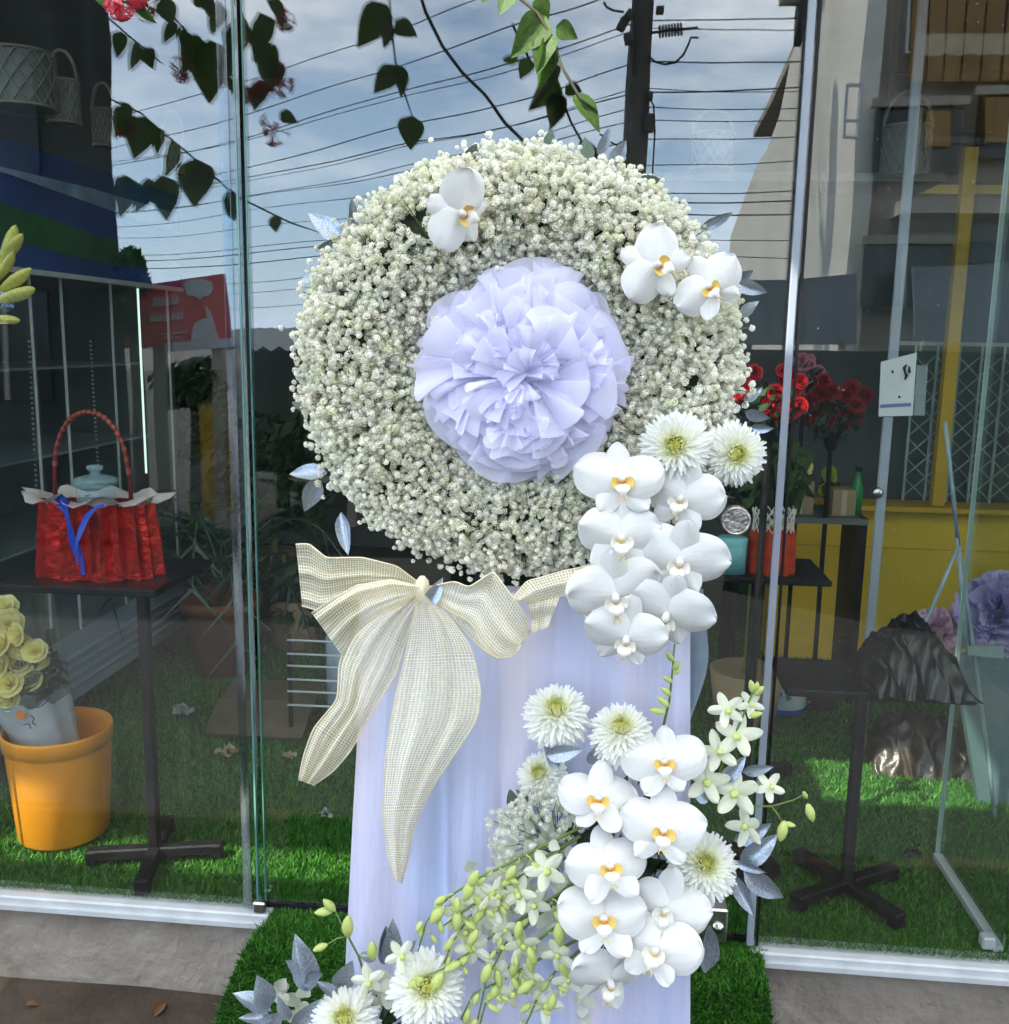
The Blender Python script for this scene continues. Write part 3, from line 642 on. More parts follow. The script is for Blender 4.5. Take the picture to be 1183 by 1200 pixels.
# red gift basket with glass jar
bc = PY(113, 600, TL[1]+.02); sc = (TL[1]+.02+2.08)/FPX*1.03; z1 = float(PY(113, 588, TL[1])[2])
t = thing('gift_basket', (bc[0], bc[1], zl), 'red foil pleated gift basket with tall arched handle and blue ribbon', 'gift basket')
part('foil_wrap', pleated(MB(), (bc[0], bc[1]), 66*sc, 38*sc, zl+.001, z1, 20, .13, 3), REDFOIL, t)
hz = float(PY(110, 483, bc[1])[2]); HP = []
for i in range(25):
    a = math.pi*i/24; HP.append((bc[0]-3*sc-math.cos(a)*48*sc, bc[1], z1-.02+(hz-z1+.02)*math.sin(a)**.62))
hd = part('handle', MB().tube(HP, .0055, 8), mat('handle_red', (.16, .02, .015), .3, .4, 90, metal=.3), t, True)
for i in range(2, 23, 1):
    a, c_ = Vector(HP[i]), Vector(HP[i]).lerp(Vector(HP[i+1]), .45); part('ribbon_turn', MB().tube([a, c_], .0066, 7), mat('ribbon_copper', (.38, .08, .05), .3, .3, 60, metal=.4), hd)
b = MB(); G = []
for k in range(3):
    row = []
    for j in range(49):
        a = 2*math.pi*j/48; rr = (1.02, 1.12, 1.36)[k]+(.13*math.sin(a*7)+.08*math.sin(a*11+1))*(k/2); row.append((bc[0]+66*sc*rr*math.cos(a), bc[1]+34*sc*rr*math.sin(a), z1-.004+(0, .018, .016)[k]+.014*math.sin(a*9)*(k/2)))
    G.append(row)
b.grid(G); part('tissue_collar', b, TISSUE, t, True)
def ribbon(pts, w, D, name, mt, par, seed=0):
    b = MB(); G = []; k = len(pts)
    for i, (x, y) in enumerate(pts):
        xn, yn = pts[min(i+1, k-1)]; xp, yp = pts[max(i-1, 0)]; tx, ty = xn-xp, yn-yp; l = math.hypot(tx, ty) or 1; nx, ny = -ty/l, tx/l
        ww = w*(.7+.3*math.cos(i*1.7+seed))
        G.append([PY(x+nx*ww*s, y+ny*ww*s, D-.006*math.sin(i*1.3+seed)+.004*s) for s in (-1, -.3, .3, 1)])
    b.grid(G); return part(name, b, mt, par, True)
rd = bc[1]-38*sc*1.2
ribbon([(68, 582), (75, 590), (80, 610), (84, 630), (92, 650), (97, 674)], 5.5, rd, 'ribbon_tail', BLUE, t)
ribbon([(122, 592), (112, 595), (102, 605), (95, 620), (90, 636), (88, 648)], 4, rd-.004, 'ribbon_tail', BLUE, t, 2)
ribbon([(66, 588), (72, 580), (80, 588), (74, 596), (68, 592)], 4, rd-.006, 'ribbon_knot', BLUE, t, 1)
jc = PY(113, 580, bc[1]+.01); AQ = mat('aqua_glass', (.42, .64, .68), .05, .1, 10, alpha=.28, spec=1.0)
t2 = thing('glass_jar', (jc[0], jc[1], zl), 'aqua glass jar with a knobbed lid standing in the red gift basket', 'jar')
part('body', MB().lathe([(.0, z1-.05), (.042, z1-.05), (.046, z1), (.046, float(PY(113, 572, bc[1])[2]))], (jc[0], jc[1], 0), 28), AQ, t2, True)
zj = float(PY(113, 570, bc[1])[2])
part('lid', MB().lathe([(.052, zj), (.054, zj+.012), (.05, zj+.02), (.03, zj+.026), (.013, zj+.028), (.012, zj+.036), (.02, zj+.042), (.019, zj+.05), (0, zj+.053)], (jc[0], jc[1], 0), 28), AQ, t2, True)

# small red basket, aqua tin, boxes on the table farther in
bc = PY(905, 640, TB[1]-.02); s2 = (TB[1]+2.06)/FPX
t = thing('small_gift_basket', (bc[0], bc[1], zb), 'small red foil basket with a white lattice collar beside the aqua tin', 'gift basket')
zz1 = float(PY(905, 622, bc[1])[2]); part('foil_wrap', pleated(MB(), (bc[0], bc[1]), 24*s2, 18*s2, zb+.001, zz1, 14, .1, 8), mat('orange_red_foil', (.55, .06, .02), .25, .3, 30, metal=.4), t)
b = MB(); zz2 = float(PY(905, 596, bc[1])[2])
for k in range(18):
    a = 2*math.pi*k/18
    for s in (-1, 1): b.tube([(bc[0]+24*s2*math.cos(a), bc[1]+18*s2*math.sin(a), zz1), (bc[0]+25*s2*math.cos(a+s*.7), bc[1]+18*s2*math.sin(a+s*.7), zz2)], .0018, 4)
part('lattice_collar', b, mat('cane_white', (.62, .58, .5), .6, .15, 20), t, kind='stuff')
tc_ = PY(858, 648, TB[1]-.04); AQT = mat('aqua_tin', (.20, .48, .50), .3, .1, 10)
t = thing('aqua_tin', (tc_[0], tc_[1], zb), 'aqua round tin behind the steel door knob', 'tin')
part('body', MB().lathe([(0, zb+.001), (.042, zb+.001), (.042, zb+.09), (.04, zb+.092), (0, zb+.092)], (tc_[0], tc_[1], 0), 28), AQT, t, True)
part('lid', MB().lathe([(.0435, zb+.085), (.0435, zb+.105), (.04, zb+.108), (0, zb+.108)], (tc_[0], tc_[1], 0), 28), AQT, t, True)
# shelf farther back with boxes and flowers
SH = 1.7; t = thing('back_shelf', (.6, SH, 0), 'dark back shelf holding brown boxes and bunches of flowers', 'shelf')
zs = float(PY(930, 600, SH)[2])
A = PY(860, 600, SH); C_ = PY(1010, 600, SH)
part('board', B(((A[0]+C_[0])/2, SH+.05, zs-.012), (C_[0]-A[0], .32, .022)), DWALL, t)
for x in (A[0]+.01, C_[0]-.01): part('upright', B((x, SH+.05, zs/2), (.02, .3, zs)), BLACK, t)
KRAFT = mat('kraft_box', (.36, .25, .14), .8, .1, 10)
for px, w, h in ((934, 30, 38), (985, 26, 30)):
    q = PY(px, 600, SH); s3 = (SH+2.08)/FPX
    bt = thing('carton', (q[0], SH, zs), 'small brown carton on the back shelf under the yellow flowers' if px < 950 else 'small brown carton on the back shelf near the steel clamp', 'box')
    part('body', B((q[0], SH, zs+h*s3/2), (w*s3, .1, h*s3), bev=.002), KRAFT, bt); part('tape', B((q[0], SH-.0505, zs+h*s3/2), (.018, .002, h*s3*.98)), mat('tape', (.5, .4, .25), .3, .1), bt)
def bunch(name, px, py, D, rpx, n, size, mt, label, base=None, leafy=True):
    q = PY(px, py, D); s3 = (D+2.08)/FPX; rad = rpx*s3; t = thing(name, (q[0], q[1], q[2]-rad*1.6), label, 'flowers')
    if leafy:
        b = MB(); leafcloud(b, q-np.array([0, 0, rad*.5]), (rad*1.0, rad*.8, rad*.8), 160, rad*.22); part('foliage', b, DKLEAF, t, kind='stuff')
    for i in range(n):
        a = rng.uniform(0, 6.283); r = rad*math.sqrt(rng.uniform(0, 1)); c = q+np.array([r*math.cos(a), -rad*.3*rng.uniform(0, 1), r*math.sin(a)*.85])
        part('flower_head', rose_mesh(mt), mt, t, M=basis((rng.normal(0, .35), -1, rng.normal(.2, .35)), (0, 0, 1), c, size*rng.uniform(.8, 1.15)))
    part('stems', MB().tube([q-np.array([0, 0, rad*.3]), q-np.array([0, 0, rad*1.6])], [rad*.25, rad*.12], 8), DKLEAF, t)
    if py < 500:      # these bunches are raised on slim floor stands
        part('stand_pole', MB().tube([(q[0], q[1], .012), q-np.array([0, 0, rad*1.55])], .009, 8), BLACK, t); part('stand_cup', MB().lathe([(.01, 0), (rad*.22, .02), (rad*.34, rad*.7)], q-np.array([0, 0, rad*1.7]), 16), BLACK, t, True)
        part('stand_base', MB().lathe([(0, .016), (.09, .014), (.10, .004), (.10, 0)], (q[0], q[1], 0), 20), BLACK, t)
    return t
ROSES = {}
def rose_mesh(mt):
    if mt.name in ROSES: return ROSES[mt.name]
    b = MB()
    for ring, (n, r, h, tilt) in enumerate(((3, .12, .62, .1), (5, .26, .58, .3), (6, .42, .46, .6), (7, .55, .30, 1.0))):
        for k in range(n):
            a0_ = 2*math.pi*k/n+ring*.7; G = []
            for iu in range(4):
                u = iu/3; row = []
                for iv in range(5):
                    v = (iv-2)/2; a = a0_+v*.75*(3.2/n+.25)
                    rr = r*(.35+.65*u)+.18*tilt*u*u*(1-abs(v)*.3); row.append((rr*math.cos(a), rr*math.sin(a), h*u*(1-.18*v*v)-.1*tilt*u*u))
                G.append(row)
            b.grid(G)
    ROSES[mt.name] = b.mesh('rose_head', mt, True); return ROSES[mt.name]
REDR = mat('red_rose', (.42, .006, .012), .5, .3, 12, trans=.15); REDR2 = mat('wine_rose', (.26, .008, .014), .6, .3, 12)
YELR = mat('yellow_rose', (.92, .80, .20), .5, .15, 12, c2=(.95, .90, .55), trans=.35); PINK = mat('pink_flower', (.60, .22, .28), .5, .2, 12)
bunch('rose_bunch', 904, 460, .35, 36, 20, .030, REDR, 'bunch of dark red roses just behind the wreath edge')
bunch('rose_bunch', 978, 470, 1.6, 34, 18, .045, REDR2, 'large dim wine red rose bunch deep in the shop')
bunch('flower_bunch', 930, 552, SH-.02, 16, 7, .035, YELR, 'yellow flowers above the brown carton on the back shelf')
bunch('flower_bunch', 972, 565, SH+.05, 15, 6, .035, mat('yellow_green_flower', (.42, .42, .05), .5, .2, 12), 'yellow green flowers beside the green bottle on the back shelf')
bunch('flower_bunch', 945, 428, 1.9, 20, 8, .04, PINK, 'pink flowers above the red roses')
q = PY(1003, 575, SH); t = thing('green_bottle', (q[0], SH, zs), 'slim green bottle on the back shelf', 'bottle')
part('body', MB().lathe([(0, zs), (.022, zs), (.024, zs+.1), (.012, zs+.14), (.01, zs+.17), (0, zs+.17)], (q[0], SH-.02, 0), 16), mat('green_glass', (.02, .22, .06), .15, .2), t, True); part('cap', MB().lathe([(.0115, zs+.165), (.0115, zs+.182), (0, zs+.182)], (q[0], SH-.02, 0), 12), BLACK, t)
# painted ceramic pot
q = PZ(921, 842, 0); t = thing('ceramic_pot', q, 'white ceramic pot painted with blue and red flowers, blue band at its foot', 'pot')
r0 = 27*(q[1]+2.1)/FPX; cy_ = q[1]+r0
b = MB().lathe([(0, .002), (r0*.93, .002), (r0, .02), (r0*1.02, .03)], (q[0], cy_, 0), 32); part('foot_band', b, mat('pot_blue', (.03, .06, .45), .25, .1), t, True)
POT = mat('pot_white', (.62, .70, .72), .25, .2, 14, c2=(.35, .55, .62)); b = MB().lathe([(r0*1.02, .03), (r0*1.05, .09), (r0*1.02, .15), (r0*.95, .17), (r0*.85, .172), (r0*.85, .1)], (q[0], cy_, 0), 32); pb_ = part('body', b, POT, t, True)
for k, (dx, dz, mt) in enumerate(((.35, .10, REDR), (.5, .085, ORANGE), (.2, .11, STEMG), (-.3, .09, BLUE), (-.1, .12, BLUE), (.05, .08, STEMG))):
    a = -math.pi/2+dx; c = (q[0]+r0*1.055*math.cos(a), cy_+r0*1.055*math.sin(a), dz)
    part('painted_flower', MB().lathe([(0, .001), (.010, .001), (.011, 0)], c, 9, wob=lambda w, z: .35*math.sin(w*5), M=Matrix.Rotation(R_(90), 3, 'X')@Matrix.Rotation(0, 3, 'Z')), mt, pb_)
# black plastic heap on the table and more of it on the floor
PLAST = mat('black_plastic', (.006, .006, .007), .32, .3, 10, .5, 22, spec=.6)
def heap(name, outline, D, depth, label, mt, seed, n=90):
    r2 = np.random.default_rng(seed); xs = [o[0] for o in outline]; G = []; W = r2.normal(0, 1, (14, 2))*np.array([26, 18]); ph = r2.uniform(0, 6.28, 14)
    zbase = float(PY(outline[0][0], outline[0][1], D)[2])
    for j in range(45):
        v = j/44; row = []
        for i in range(n+1):
            x = xs[0]+(xs[-1]-xs[0])*i/n; y = np.interp(x, xs, [o[1] for o in outline]); yb2 = np.interp(x, [xs[0], xs[-1]], [outline[0][1], outline[-1][1]])
            top_ = PY(x, y, D); hgt = max(top_[2]-PY(x, yb2, D)[2], 0); k = math.sin(math.pi*v)
            fold_ = sum((1-abs(math.sin(W[m][0]*i/n*.5+W[m][1]*v*.5+ph[m])))**3*(.5 if m > 5 else 1) for m in range(14))/9
            row.append((top_[0]+.01*math.sin(v*19+i*.3), D+(v-.5)*depth*(1+.08*math.sin(i*.5)), zbase+.002+hgt*k**.7*(.80+.35*fold_)+.012*fold_*(k > .05)))
        G.append(row)
    b = MB(); b.grid(G); o = link(name, b.mesh(name, mt, True)); return tag(o, label, 'plastic sheet')
heap('plastic_heap', [(1000, 796), (1008, 782), (1018, 764), (1028, 742), (1048, 722), (1075, 708), (1096, 730), (1115, 764), (1124, 795)], TR[1]+.03, .26, 'crumpled black plastic sheet heaped on the pedestal table', PLAST, 4)
q = PZ(1080, 905, 0)
heap('plastic_heap', [(1012, 905), (1020, 860), (1045, 830), (1090, 822), (1120, 835), (1150, 870), (1165, 908)], q[1]+.1, .3, 'crinkled brown plastic bag lying on the turf by the inner leaf', mat('brown_plastic', (.05, .036, .026), .3, .3, 10, .5, 30, spec=.6), 9)
# notice taped to the inner leaf
D = PZ(1003, 893)[1]-.02
t = thing('paper_notice', V(PY(1058, 450, D)), 'white paper notice with a black swirl mark taped to inner glass', 'notice')
def slab(px, D, e, name, mt, par): return part(name, MB().prism([PY(x, y, D) for x, y in px], (0, e, 0)), mt, par)
PAPER = mat('paper', (.62, .62, .6), .8, .05, 10)
slab([(1033, 424), (1075, 413), (1070, 487), (1030, 488)], D, .002, 'sheet', PAPER, t)
slab([(1075, 428), (1088, 428), (1084, 487), (1071, 487)], D+.003, .001, 'plastic_sleeve', mat('sleeve', (.35, .4, .4), .2, .1, alpha=.5), t)
b = MB()
for pts in ([(1063, 427), (1060, 431), (1061, 436), (1063, 440), (1061, 445)], [(1066, 429), (1066, 437)]): b.tube([PY(x, y, D-.002) for x, y in pts], [.002, .005, .003, .005, .002][:len(pts)], 6)
part('ink_mark', b, BLACK, t)
for pts in ([(1046, 434), (1047, 437)], [(1054, 464), (1055, 466)]): part('ink_mark', MB().tube([PY(x, y, D-.002) for x, y in pts], .003, 6), BLACK, t)
slab([(1032, 474), (1068, 472), (1068, 476), (1032, 478)], D-.001, -.0008, 'ink_line', mat('ink_blue', (.12, .2, .38), .8, .2), t)

# ---- tall display cooler along the side wall, louvred base
XC = -1.78
ya, yb3 = float(PX(-40, 500, XC)[1]), float(PX(205, 500, XC)[1]); zhd = float(PX(145, 333, XC)[2]); zht = zhd+.36; ln = yb3-ya; ym = (ya+yb3)/2
t = thing('display_cooler', (XC-.3, ym, 0), 'tall glass fronted display cooler with a blue and green printed header', 'cooler')
INS = mat('cooler_inside', (.075, .10, .09), .5, .1, 5); GREYC = mat('cooler_grey', (.22, .27, .31), .4, .1, 5)
part('back', B((XC-.6, ym, 1.0), (.04, ln, 2.0)), INS, t); part('top', B((XC-.3, ym, zhd+.01), (.6, ln, .03)), INS, t)
for y in (ya, yb3): part('side', B((XC-.3, y, zhd/2), (.6, .03, zhd)), INS, t)
zg0 = float(PX(120, 722, XC)[2]); zg1 = .10
part('base', B((XC-.3, ym, (zg0+zg1)/2), (.58, ln, zg0-zg1)), GREYC, t)
gp = part('louvre_panel', B((XC+.003, ym, (zg0+zg1)/2), (.012, ln, zg0-zg1)), GREYC, t)
for k in range(4): part('louvre', B((XC+.013, ym, zg1+.05+k*.035), (.014, ln*.96, .012), rot=Matrix.Rotation(.5, 3, 'Y')), GREYC, gp)
q = PX(56, 746, XC); part('control_display', B((XC+.012, q[1], q[2]), (.01, .05, .05)), BLACK, gp)
hp = part('header', B((XC+.02, ym, (zhd+zht)/2+.01), (.05, ln+.02, zht-zhd)), mat('header_blue', (.015, .05, .20), .35, .5, 2), t)
HG = mat('header_green', (.012, .09, .02), .35, .5, 6)
part('printed_field', MB().prism([(XC+.0455, ya, zhd+.09), (XC+.0455, ya, zhd+.2), (XC+.0455, ym, zhd+.15), (XC+.0455, yb3, zhd+.13), (XC+.0455, yb3, zhd+.07), (XC+.0455, ym, zhd+.06)], (.002, 0, 0)), HG, hp)
part('printed_cloud', MB().prism([(XC+.0455, ya, zhd+.28), (XC+.0455, ym, zhd+.30), (XC+.0455, yb3, zhd+.30), (XC+.0455, yb3, zhd+.22), (XC+.0455, ym, zhd+.25)], (.002, 0, 0)), mat('header_cloud', (.22, .30, .42), .4, .4, 8), hp)
part('header_trim', B((XC+.05, ym, zhd), (.012, ln+.02, .016)), ALU, t)
for px in (42, 78, 135, 200):
    y = float(PX(px, 500, XC)[1]); part('door_stile', B((XC+.008, y, (zhd+zg0)/2), (.008, .005, zhd-zg0)), ALU, t)
for a_, c_ in ((-30, 40), (80, 133), (137, 198)):
    y0_, y1_ = float(PX(a_, 500, XC)[1]), float(PX(c_, 500, XC)[1]); part('door_glass', B((XC+.006, (y0_+y1_)/2, (zhd+zg0)/2), (.005, y1_-y0_, zhd-zg0-.02)), CLEAR, t)
for z in np.linspace(zg0+.3, zhd-.3, 3): part('wire_shelf', B((XC-.32, ym, z), (.45, ln-.1, .008)), GREYC, t)
y = float(PX(168, 480, XC-.06)[1]); ld = part('led_strip', B((XC-.06, y, (zhd+float(PX(171, 560, XC)[2]))/2), (.006, .007, zhd-float(PX(171, 560, XC)[2]))), mat('led', (.8, .9, .85), .4, 0, emit=((.8, 1, .9), .35)), t)
for px, y0p, y1p in ((34, 400, 575), (106, 400, 545)):
    b = MB()
    for k in range(30):
        q = PX(px+k*.3, y0p+(y1p-y0p)*k/29, XC-.15); b.box(q, (.006, .006, .007))
    part('bead_chain', b, mat('bead', (.55, .6, .58), .3, .1, 9), t, kind='stuff')
# lattice baskets on top of the cooler
CANE = mat('cane', (.20, .18, .12), .7, .2, 20)
def basket(px, py, D, w, h, label, handle=True):
    q = PY(px, py, D); s = (D+2.08)/FPX; rx = w*s/2; hh = h*s; t = thing('wicker_basket', (q[0], D, q[2]-hh/2), label, 'basket')
    z0 = q[2]-hh/2; b = MB(); n = 14; kk = 5
    for k in range(n):
        for s_ in (-1, 1):
            pts = [(q[0]+rx*math.cos(2*math.pi*(k+s_*i/2)/n), D+rx*math.sin(2*math.pi*(k+s_*i/2)/n), z0+hh*i/kk) for i in range(kk+1)]
            b.tube(pts, .0032, 4)
    part('lattice', b, CANE, t, kind='stuff')
    for z in (z0, z0+hh): part('rim', MB().tube([(q[0]+rx*math.cos(a), D+rx*math.sin(a), z) for a in np.linspace(0, 6.283, 25)], .005, 6), CANE, t, True)
    part('lining', MB().lathe([(0, z0+.003), (rx*.93, z0+.003), (rx*.93, z0+hh*.97)], (q[0], D, 0), 18), DWALL, t)
    if handle: part('handle', MB().tube([(q[0]-rx*math.cos(a), D, z0+hh+hh*.75*math.sin(a)) for a in np.linspace(0, math.pi, 17)], .006, 6), CANE, t, True)
DB = 1.05
basket(74, 120, DB, 36, 46, 'lattice cane basket with arched handle above the cooler header'); basket(122, 150, DB+.25, 26, 40, 'smaller lattice cane basket hidden half in the dark by the leaves'); basket(203, 182, DB+.7, 24, 40, 'lattice cane basket seen through the vine leaf reflection')
basket(25, 95, DB-.1, 76, 60, 'large grey wicker hamper on top of the cooler', False)
basket(835, 178, 1.3, 44, 36, 'pale basket with a thin arched hoop handle beside the utility pole reflection'); basket(1062, 178, 1.4, 50, 50, 'pale hoop handled basket on the high shelf by the inner leaf')
A = PY(700, 204, 1.35); C_ = PY(1100, 204, 1.35); t = thing('high_shelf', ((A[0]+C_[0])/2, 1.45, A[2]), 'pale high shelf board carrying hoop handled baskets', 'shelf')
part('board', B(((A[0]+C_[0])/2, 1.42, A[2]-.02), (C_[0]-A[0], .3, .025)), mat('shelf_pale', (.07, .08, .09), .6, .1), t)
for x in (A[0]+.1, C_[0]-.1): part('bracket', B((x, 1.62, A[2]+.35), (.02, .02, .75)), BLACK, t)
part('rear_rail', B(((A[0]+C_[0])/2, 1.64, A[2]+.7), (C_[0]-A[0], .02, .03)), BLACK, t)

# ---- orange bucket with wrapped yellow roses
q = PZ(48, 1001, 0); s = (q[1]+2.12)/FPX; rb = 58*s; cyb = q[1]+rb; zrim = float(PY(48, 849, cyb)[2]); rt = 66*s*1.03
t = thing('orange_bucket', (q[0], cyb, 0), 'orange plastic bucket standing on the turf behind the glass', 'bucket')
part('body', MB().lathe([(0, .004), (rb*.95, .004), (rb, .012), (rt*.985, zrim-.05), (rt*.985, zrim-.045)], (q[0], cyb, 0), 48), ORANGE, t, True)
part('rim', MB().lathe([(rt*.985, zrim-.048), (rt*1.02, zrim-.046), (rt*1.03, zrim-.008), (rt*1.015, zrim), (rt*1.0, zrim-.002), (rt*.96, zrim-.03), (rb*.95, .02), (0, .02)], (q[0], cyb, 0), 48), ORANGE, t, True)
bq = PY(14, 772, cyb-.03); t = thing('rose_bouquet', (q[0]-.03, cyb, .1), 'yellow rose bouquet in clear film and printed paper standing in orange bucket', 'bouquet')
for i in range(24):
    a = i*2.4; r = .022*math.sqrt(i); c = (bq[0]-.012+r*math.cos(a), bq[1]-.02+.03*math.cos(i), bq[2]+r*math.sin(a)*1.15+.02)
    part('rose_head', rose_mesh(YELR), YELR, t, M=basis((rng.normal(.1, .3), -1, rng.normal(.45, .3)), (0, 0, 1), c, .05*rng.uniform(.8, 1.2)))
b = MB(); leafcloud(b, bq-np.array([-.02, -.03, .04]), (.10, .07, .08), 260, .022); part('foliage', b, DKLEAF, t, kind='stuff')
def cone_wrap(name, mt, z0, z1, r0_, r1_, jag, c0, c1):
    b = MB(); G = []
    for k in range(6):
        u = k/5; row = []
        for j in range(41):
            a = 2*math.pi*j/40; rr = r0_+(r1_-r0_)*u; w = jag*math.sin(a*9+2)*u*u+jag*.6*math.sin(a*14)*u
            row.append((c0[0]+(c1[0]-c0[0])*u+rr*math.cos(a)*(1+.06*math.sin(a*6)), c0[1]+(c1[1]-c0[1])*u+rr*math.sin(a)*.8, z0+(z1-z0)*u+w))
        G.append(row)
    b.grid(G); return part(name, b, mt, t, True)
zpap = float(PY(40, 815, cyb)[2])
cone_wrap('printed_paper', mat('sleeve_paper', (.48, .52, .55), .4, .15, 15, trans=.2), zrim-.10, zpap, .075, .108, .008, (q[0]-.02, cyb), (bq[0]+.02, cyb))
cone_wrap('clear_film', FILM, zpap-.01, float(PY(20, 690, cyb)[2]), .108, .105, .012, (bq[0]+.02, cyb), (bq[0]-.01, cyb))
k = PY(24, 838, cyb-.1); part('print_dot', MB().lathe([(0, .001), (.012, .001), (.013, 0)], k, 14, M=MX), mat('print_orange', (.65, .18, .03), .6, .2), t)
for pts in ([(36, 838), (40, 842), (38, 847), (42, 850)], [(27, 850), (34, 848), (36, 854)], [(44, 830), (52, 825), (58, 818)]): part('print_stroke', MB().tube([PY(x, y, cyb-.1) for x, y in pts], .0014, 5), BLACK, t)
# lilies at the edge of the frame
LILY = mat('lily_bud', (.62, .62, .12), .45, .2, 14, c2=(.85, .78, .25), trans=.35)
lq = PY(-18, 330, .12); t = thing('lily_bouquet', (lq[0]-.1, .12, 0), 'yellow green lilies reaching in at the side of the front pane', 'flowers')
LM = leaf_mesh('lily_petal', LILY, 1, .34, .7, -.35)
for (x, y, ang, ln_) in ((-6, 305, 14, 30), (-20, 310, -20, 40), (-10, 372, 105, 26), (-16, 340, 60, 34)):
    c = PY(x, y, .10); a = R_(ang); d = Vector((math.sin(a), -.25, math.cos(a)))
    n_ = Vector((0, -1, .2)); n_ = (n_-d*n_.dot(d)/d.length_squared); part('petal', LM, LILY, t, M=basis(n_, d, c, ln_*2.9/FPX))
BM = MB().lathe([(0, -.02), (.06, .03), (.10, .2), (.135, .5), (.12, .75), (.06, .93), (0, 1.0)], (0, 0, 0), 12, wob=lambda w, z: .13*math.cos(w*3)).mesh('lily_bud', LILY, True)
for (x, y, ang, ln_) in ((2, 318, 28, 62), (-6, 312, 50, 60), (0, 340, 62, 56), (-4, 352, 76, 60), (-14, 300, 8, 52), (-8, 372, 95, 40), (-4, 330, 40, 48)):
    c = V(PY(x, y, .085)); a = R_(ang); d = Vector((math.sin(a), -.18, math.cos(a))).normalized(); x_ = d.orthogonal().normalized(); y_ = d.cross(x_); l = ln_*2.15/FPX; M_ = Matrix.Identity(4)
    for i in range(3): M_[i][0] = x_[i]*l; M_[i][1] = y_[i]*l; M_[i][2] = d[i]*l; M_[i][3] = c[i]
    part('lily_bud', BM, None, t, M=M_)
part('stem', MB().tube([lq, lq-np.array([.05, -.02, .7]), (lq[0]-.1, .14, 0)], [.008, .007, .006], 8), STEMG, t, True)
part('wrap_foil', ruffle_ball(PY(2, 352, .16), (.03,), 12, 12), mat('foil_blue', (.2, .3, .5), .25, .3, 40, metal=.5), t, True)
# tall vase that the lilies stand in stays out of the picture; floor litter
def scrap(px, py, s_, label, mt, seed):
    r2 = np.random.default_rng(seed); q = PZ(px, py, .012); b = MB()
    for k in range(7):
        c = q+np.array([r2.normal(0, s_*.5), r2.normal(0, s_*.3), abs(r2.normal(0, .006))+.004]); G = []
        for i in range(4): G.append([(c[0]+(i-1.5)*s_*.3, c[1]+(j-1.5)*s_*.22, c[2]+.35*s_*abs(r2.normal())) for j in range(4)])
        b.grid(G)
    tag(link('paper_scrap', b.mesh('paper_scrap', mt, True)), label, 'litter')
TANP = mat('tan_paper', (.34, .27, .16), .8, .15, 20); GRP = mat('grey_scrap', (.32, .34, .32), .7, .2, 20)
scrap(270, 885, .035, 'crumpled tan paper scrap lying on the turf', TANP, 1); scrap(340, 890, .025, 'small tan paper scrap by the door edge', TANP, 2)
scrap(383, 958, .014, 'pale petals fallen on the turf behind the door', GRP, 3); scrap(215, 838, .04, 'grey cardboard scrap lying in the dim back', GRP, 4)
scrap(1070, 1003, .02, 'dark clip fallen beside the side screen channel', BLACK, 6)
# brown cardboard, clay pot, palm, wire rack in the dim middle
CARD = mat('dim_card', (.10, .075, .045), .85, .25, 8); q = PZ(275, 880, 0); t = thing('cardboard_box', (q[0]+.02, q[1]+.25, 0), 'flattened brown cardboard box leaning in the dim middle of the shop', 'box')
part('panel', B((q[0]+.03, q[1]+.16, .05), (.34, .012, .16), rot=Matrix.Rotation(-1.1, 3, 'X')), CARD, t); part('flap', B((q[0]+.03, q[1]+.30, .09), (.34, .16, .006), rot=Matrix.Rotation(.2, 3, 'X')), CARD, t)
q = PZ(245, 800, 0); t = thing('palm_plant', (q[0], q[1]+.15, 0), 'dark fan of palm fronds in a brown clay pot', 'plant')
part('pot', MB().lathe([(0, .005), (.11, .005), (.15, .26), (.165, .27), (.165, .31), (.14, .31), (.13, .27), (0, .27)], (q[0], q[1]+.15, 0), 24), mat('clay', (.20, .075, .035), .8, .2), t, True)
FR = mat('palm_leaf', (.035, .07, .04), .35, .3, 10)
for k in range(14):
    a = k*2.4; ln_ = .55+.25*math.sin(k*3.1); b = MB(); sp_ = []
    for i in range(9):
        u = i/8; sp_.append((q[0]+math.cos(a)*ln_*u*.9, q[1]+.15+math.sin(a)*ln_*u*.7, .3+.75*u-.75*u*u*u+.15*math.sin(k)))
    b.tube(sp_, [.006]*5+[.004]*4, 5)
    for i in range(2, 9):
        for s_ in (-1, 1):
            p = Vector(sp_[i]); d = (Vector(sp_[i])-Vector(sp_[i-1])).normalized(); sd = d.cross(Vector((0, 0, 1))).normalized()*s_
            e = p+(sd*.9+d*.7+Vector((0, 0, -.25)))*.16; w = d*.01; b.add([p-w, p+w, e], [(0, 1, 2)])
    part('frond', b, FR, t)
q = PZ(375, 868, 0); t = thing('wire_rack', (q[0]+.1, q[1]+.05, 0), 'low white wire rack with horizontal bars beside the mesh bow', 'rack')
DRK = q[1]
for py in (750, 766, 780, 796, 810, 826): a, c = PY(337, py, DRK), PY(430, py+4, DRK); part('bar', MB().tube([a, c], .004, 6), mat('rack_white', (.55, .57, .55), .4, .1), t, True)
for px in (340, 428): part('upright', B((PY(px, 800, DRK+.01)[0], DRK+.012, PY(px, 745, DRK)[2]/2), (.012, .012, PY(px, 745, DRK)[2])), BLACK, t)
part('bundle', MB().lathe([(0, .02), (.06, .02), (.06, .34), (0, .34)], (PY(385, 800, DRK)[0]+.02, DRK+.12, 0), 16), mat('grey_bundle', (.28, .33, .40), .6, .2, 15), t, True)
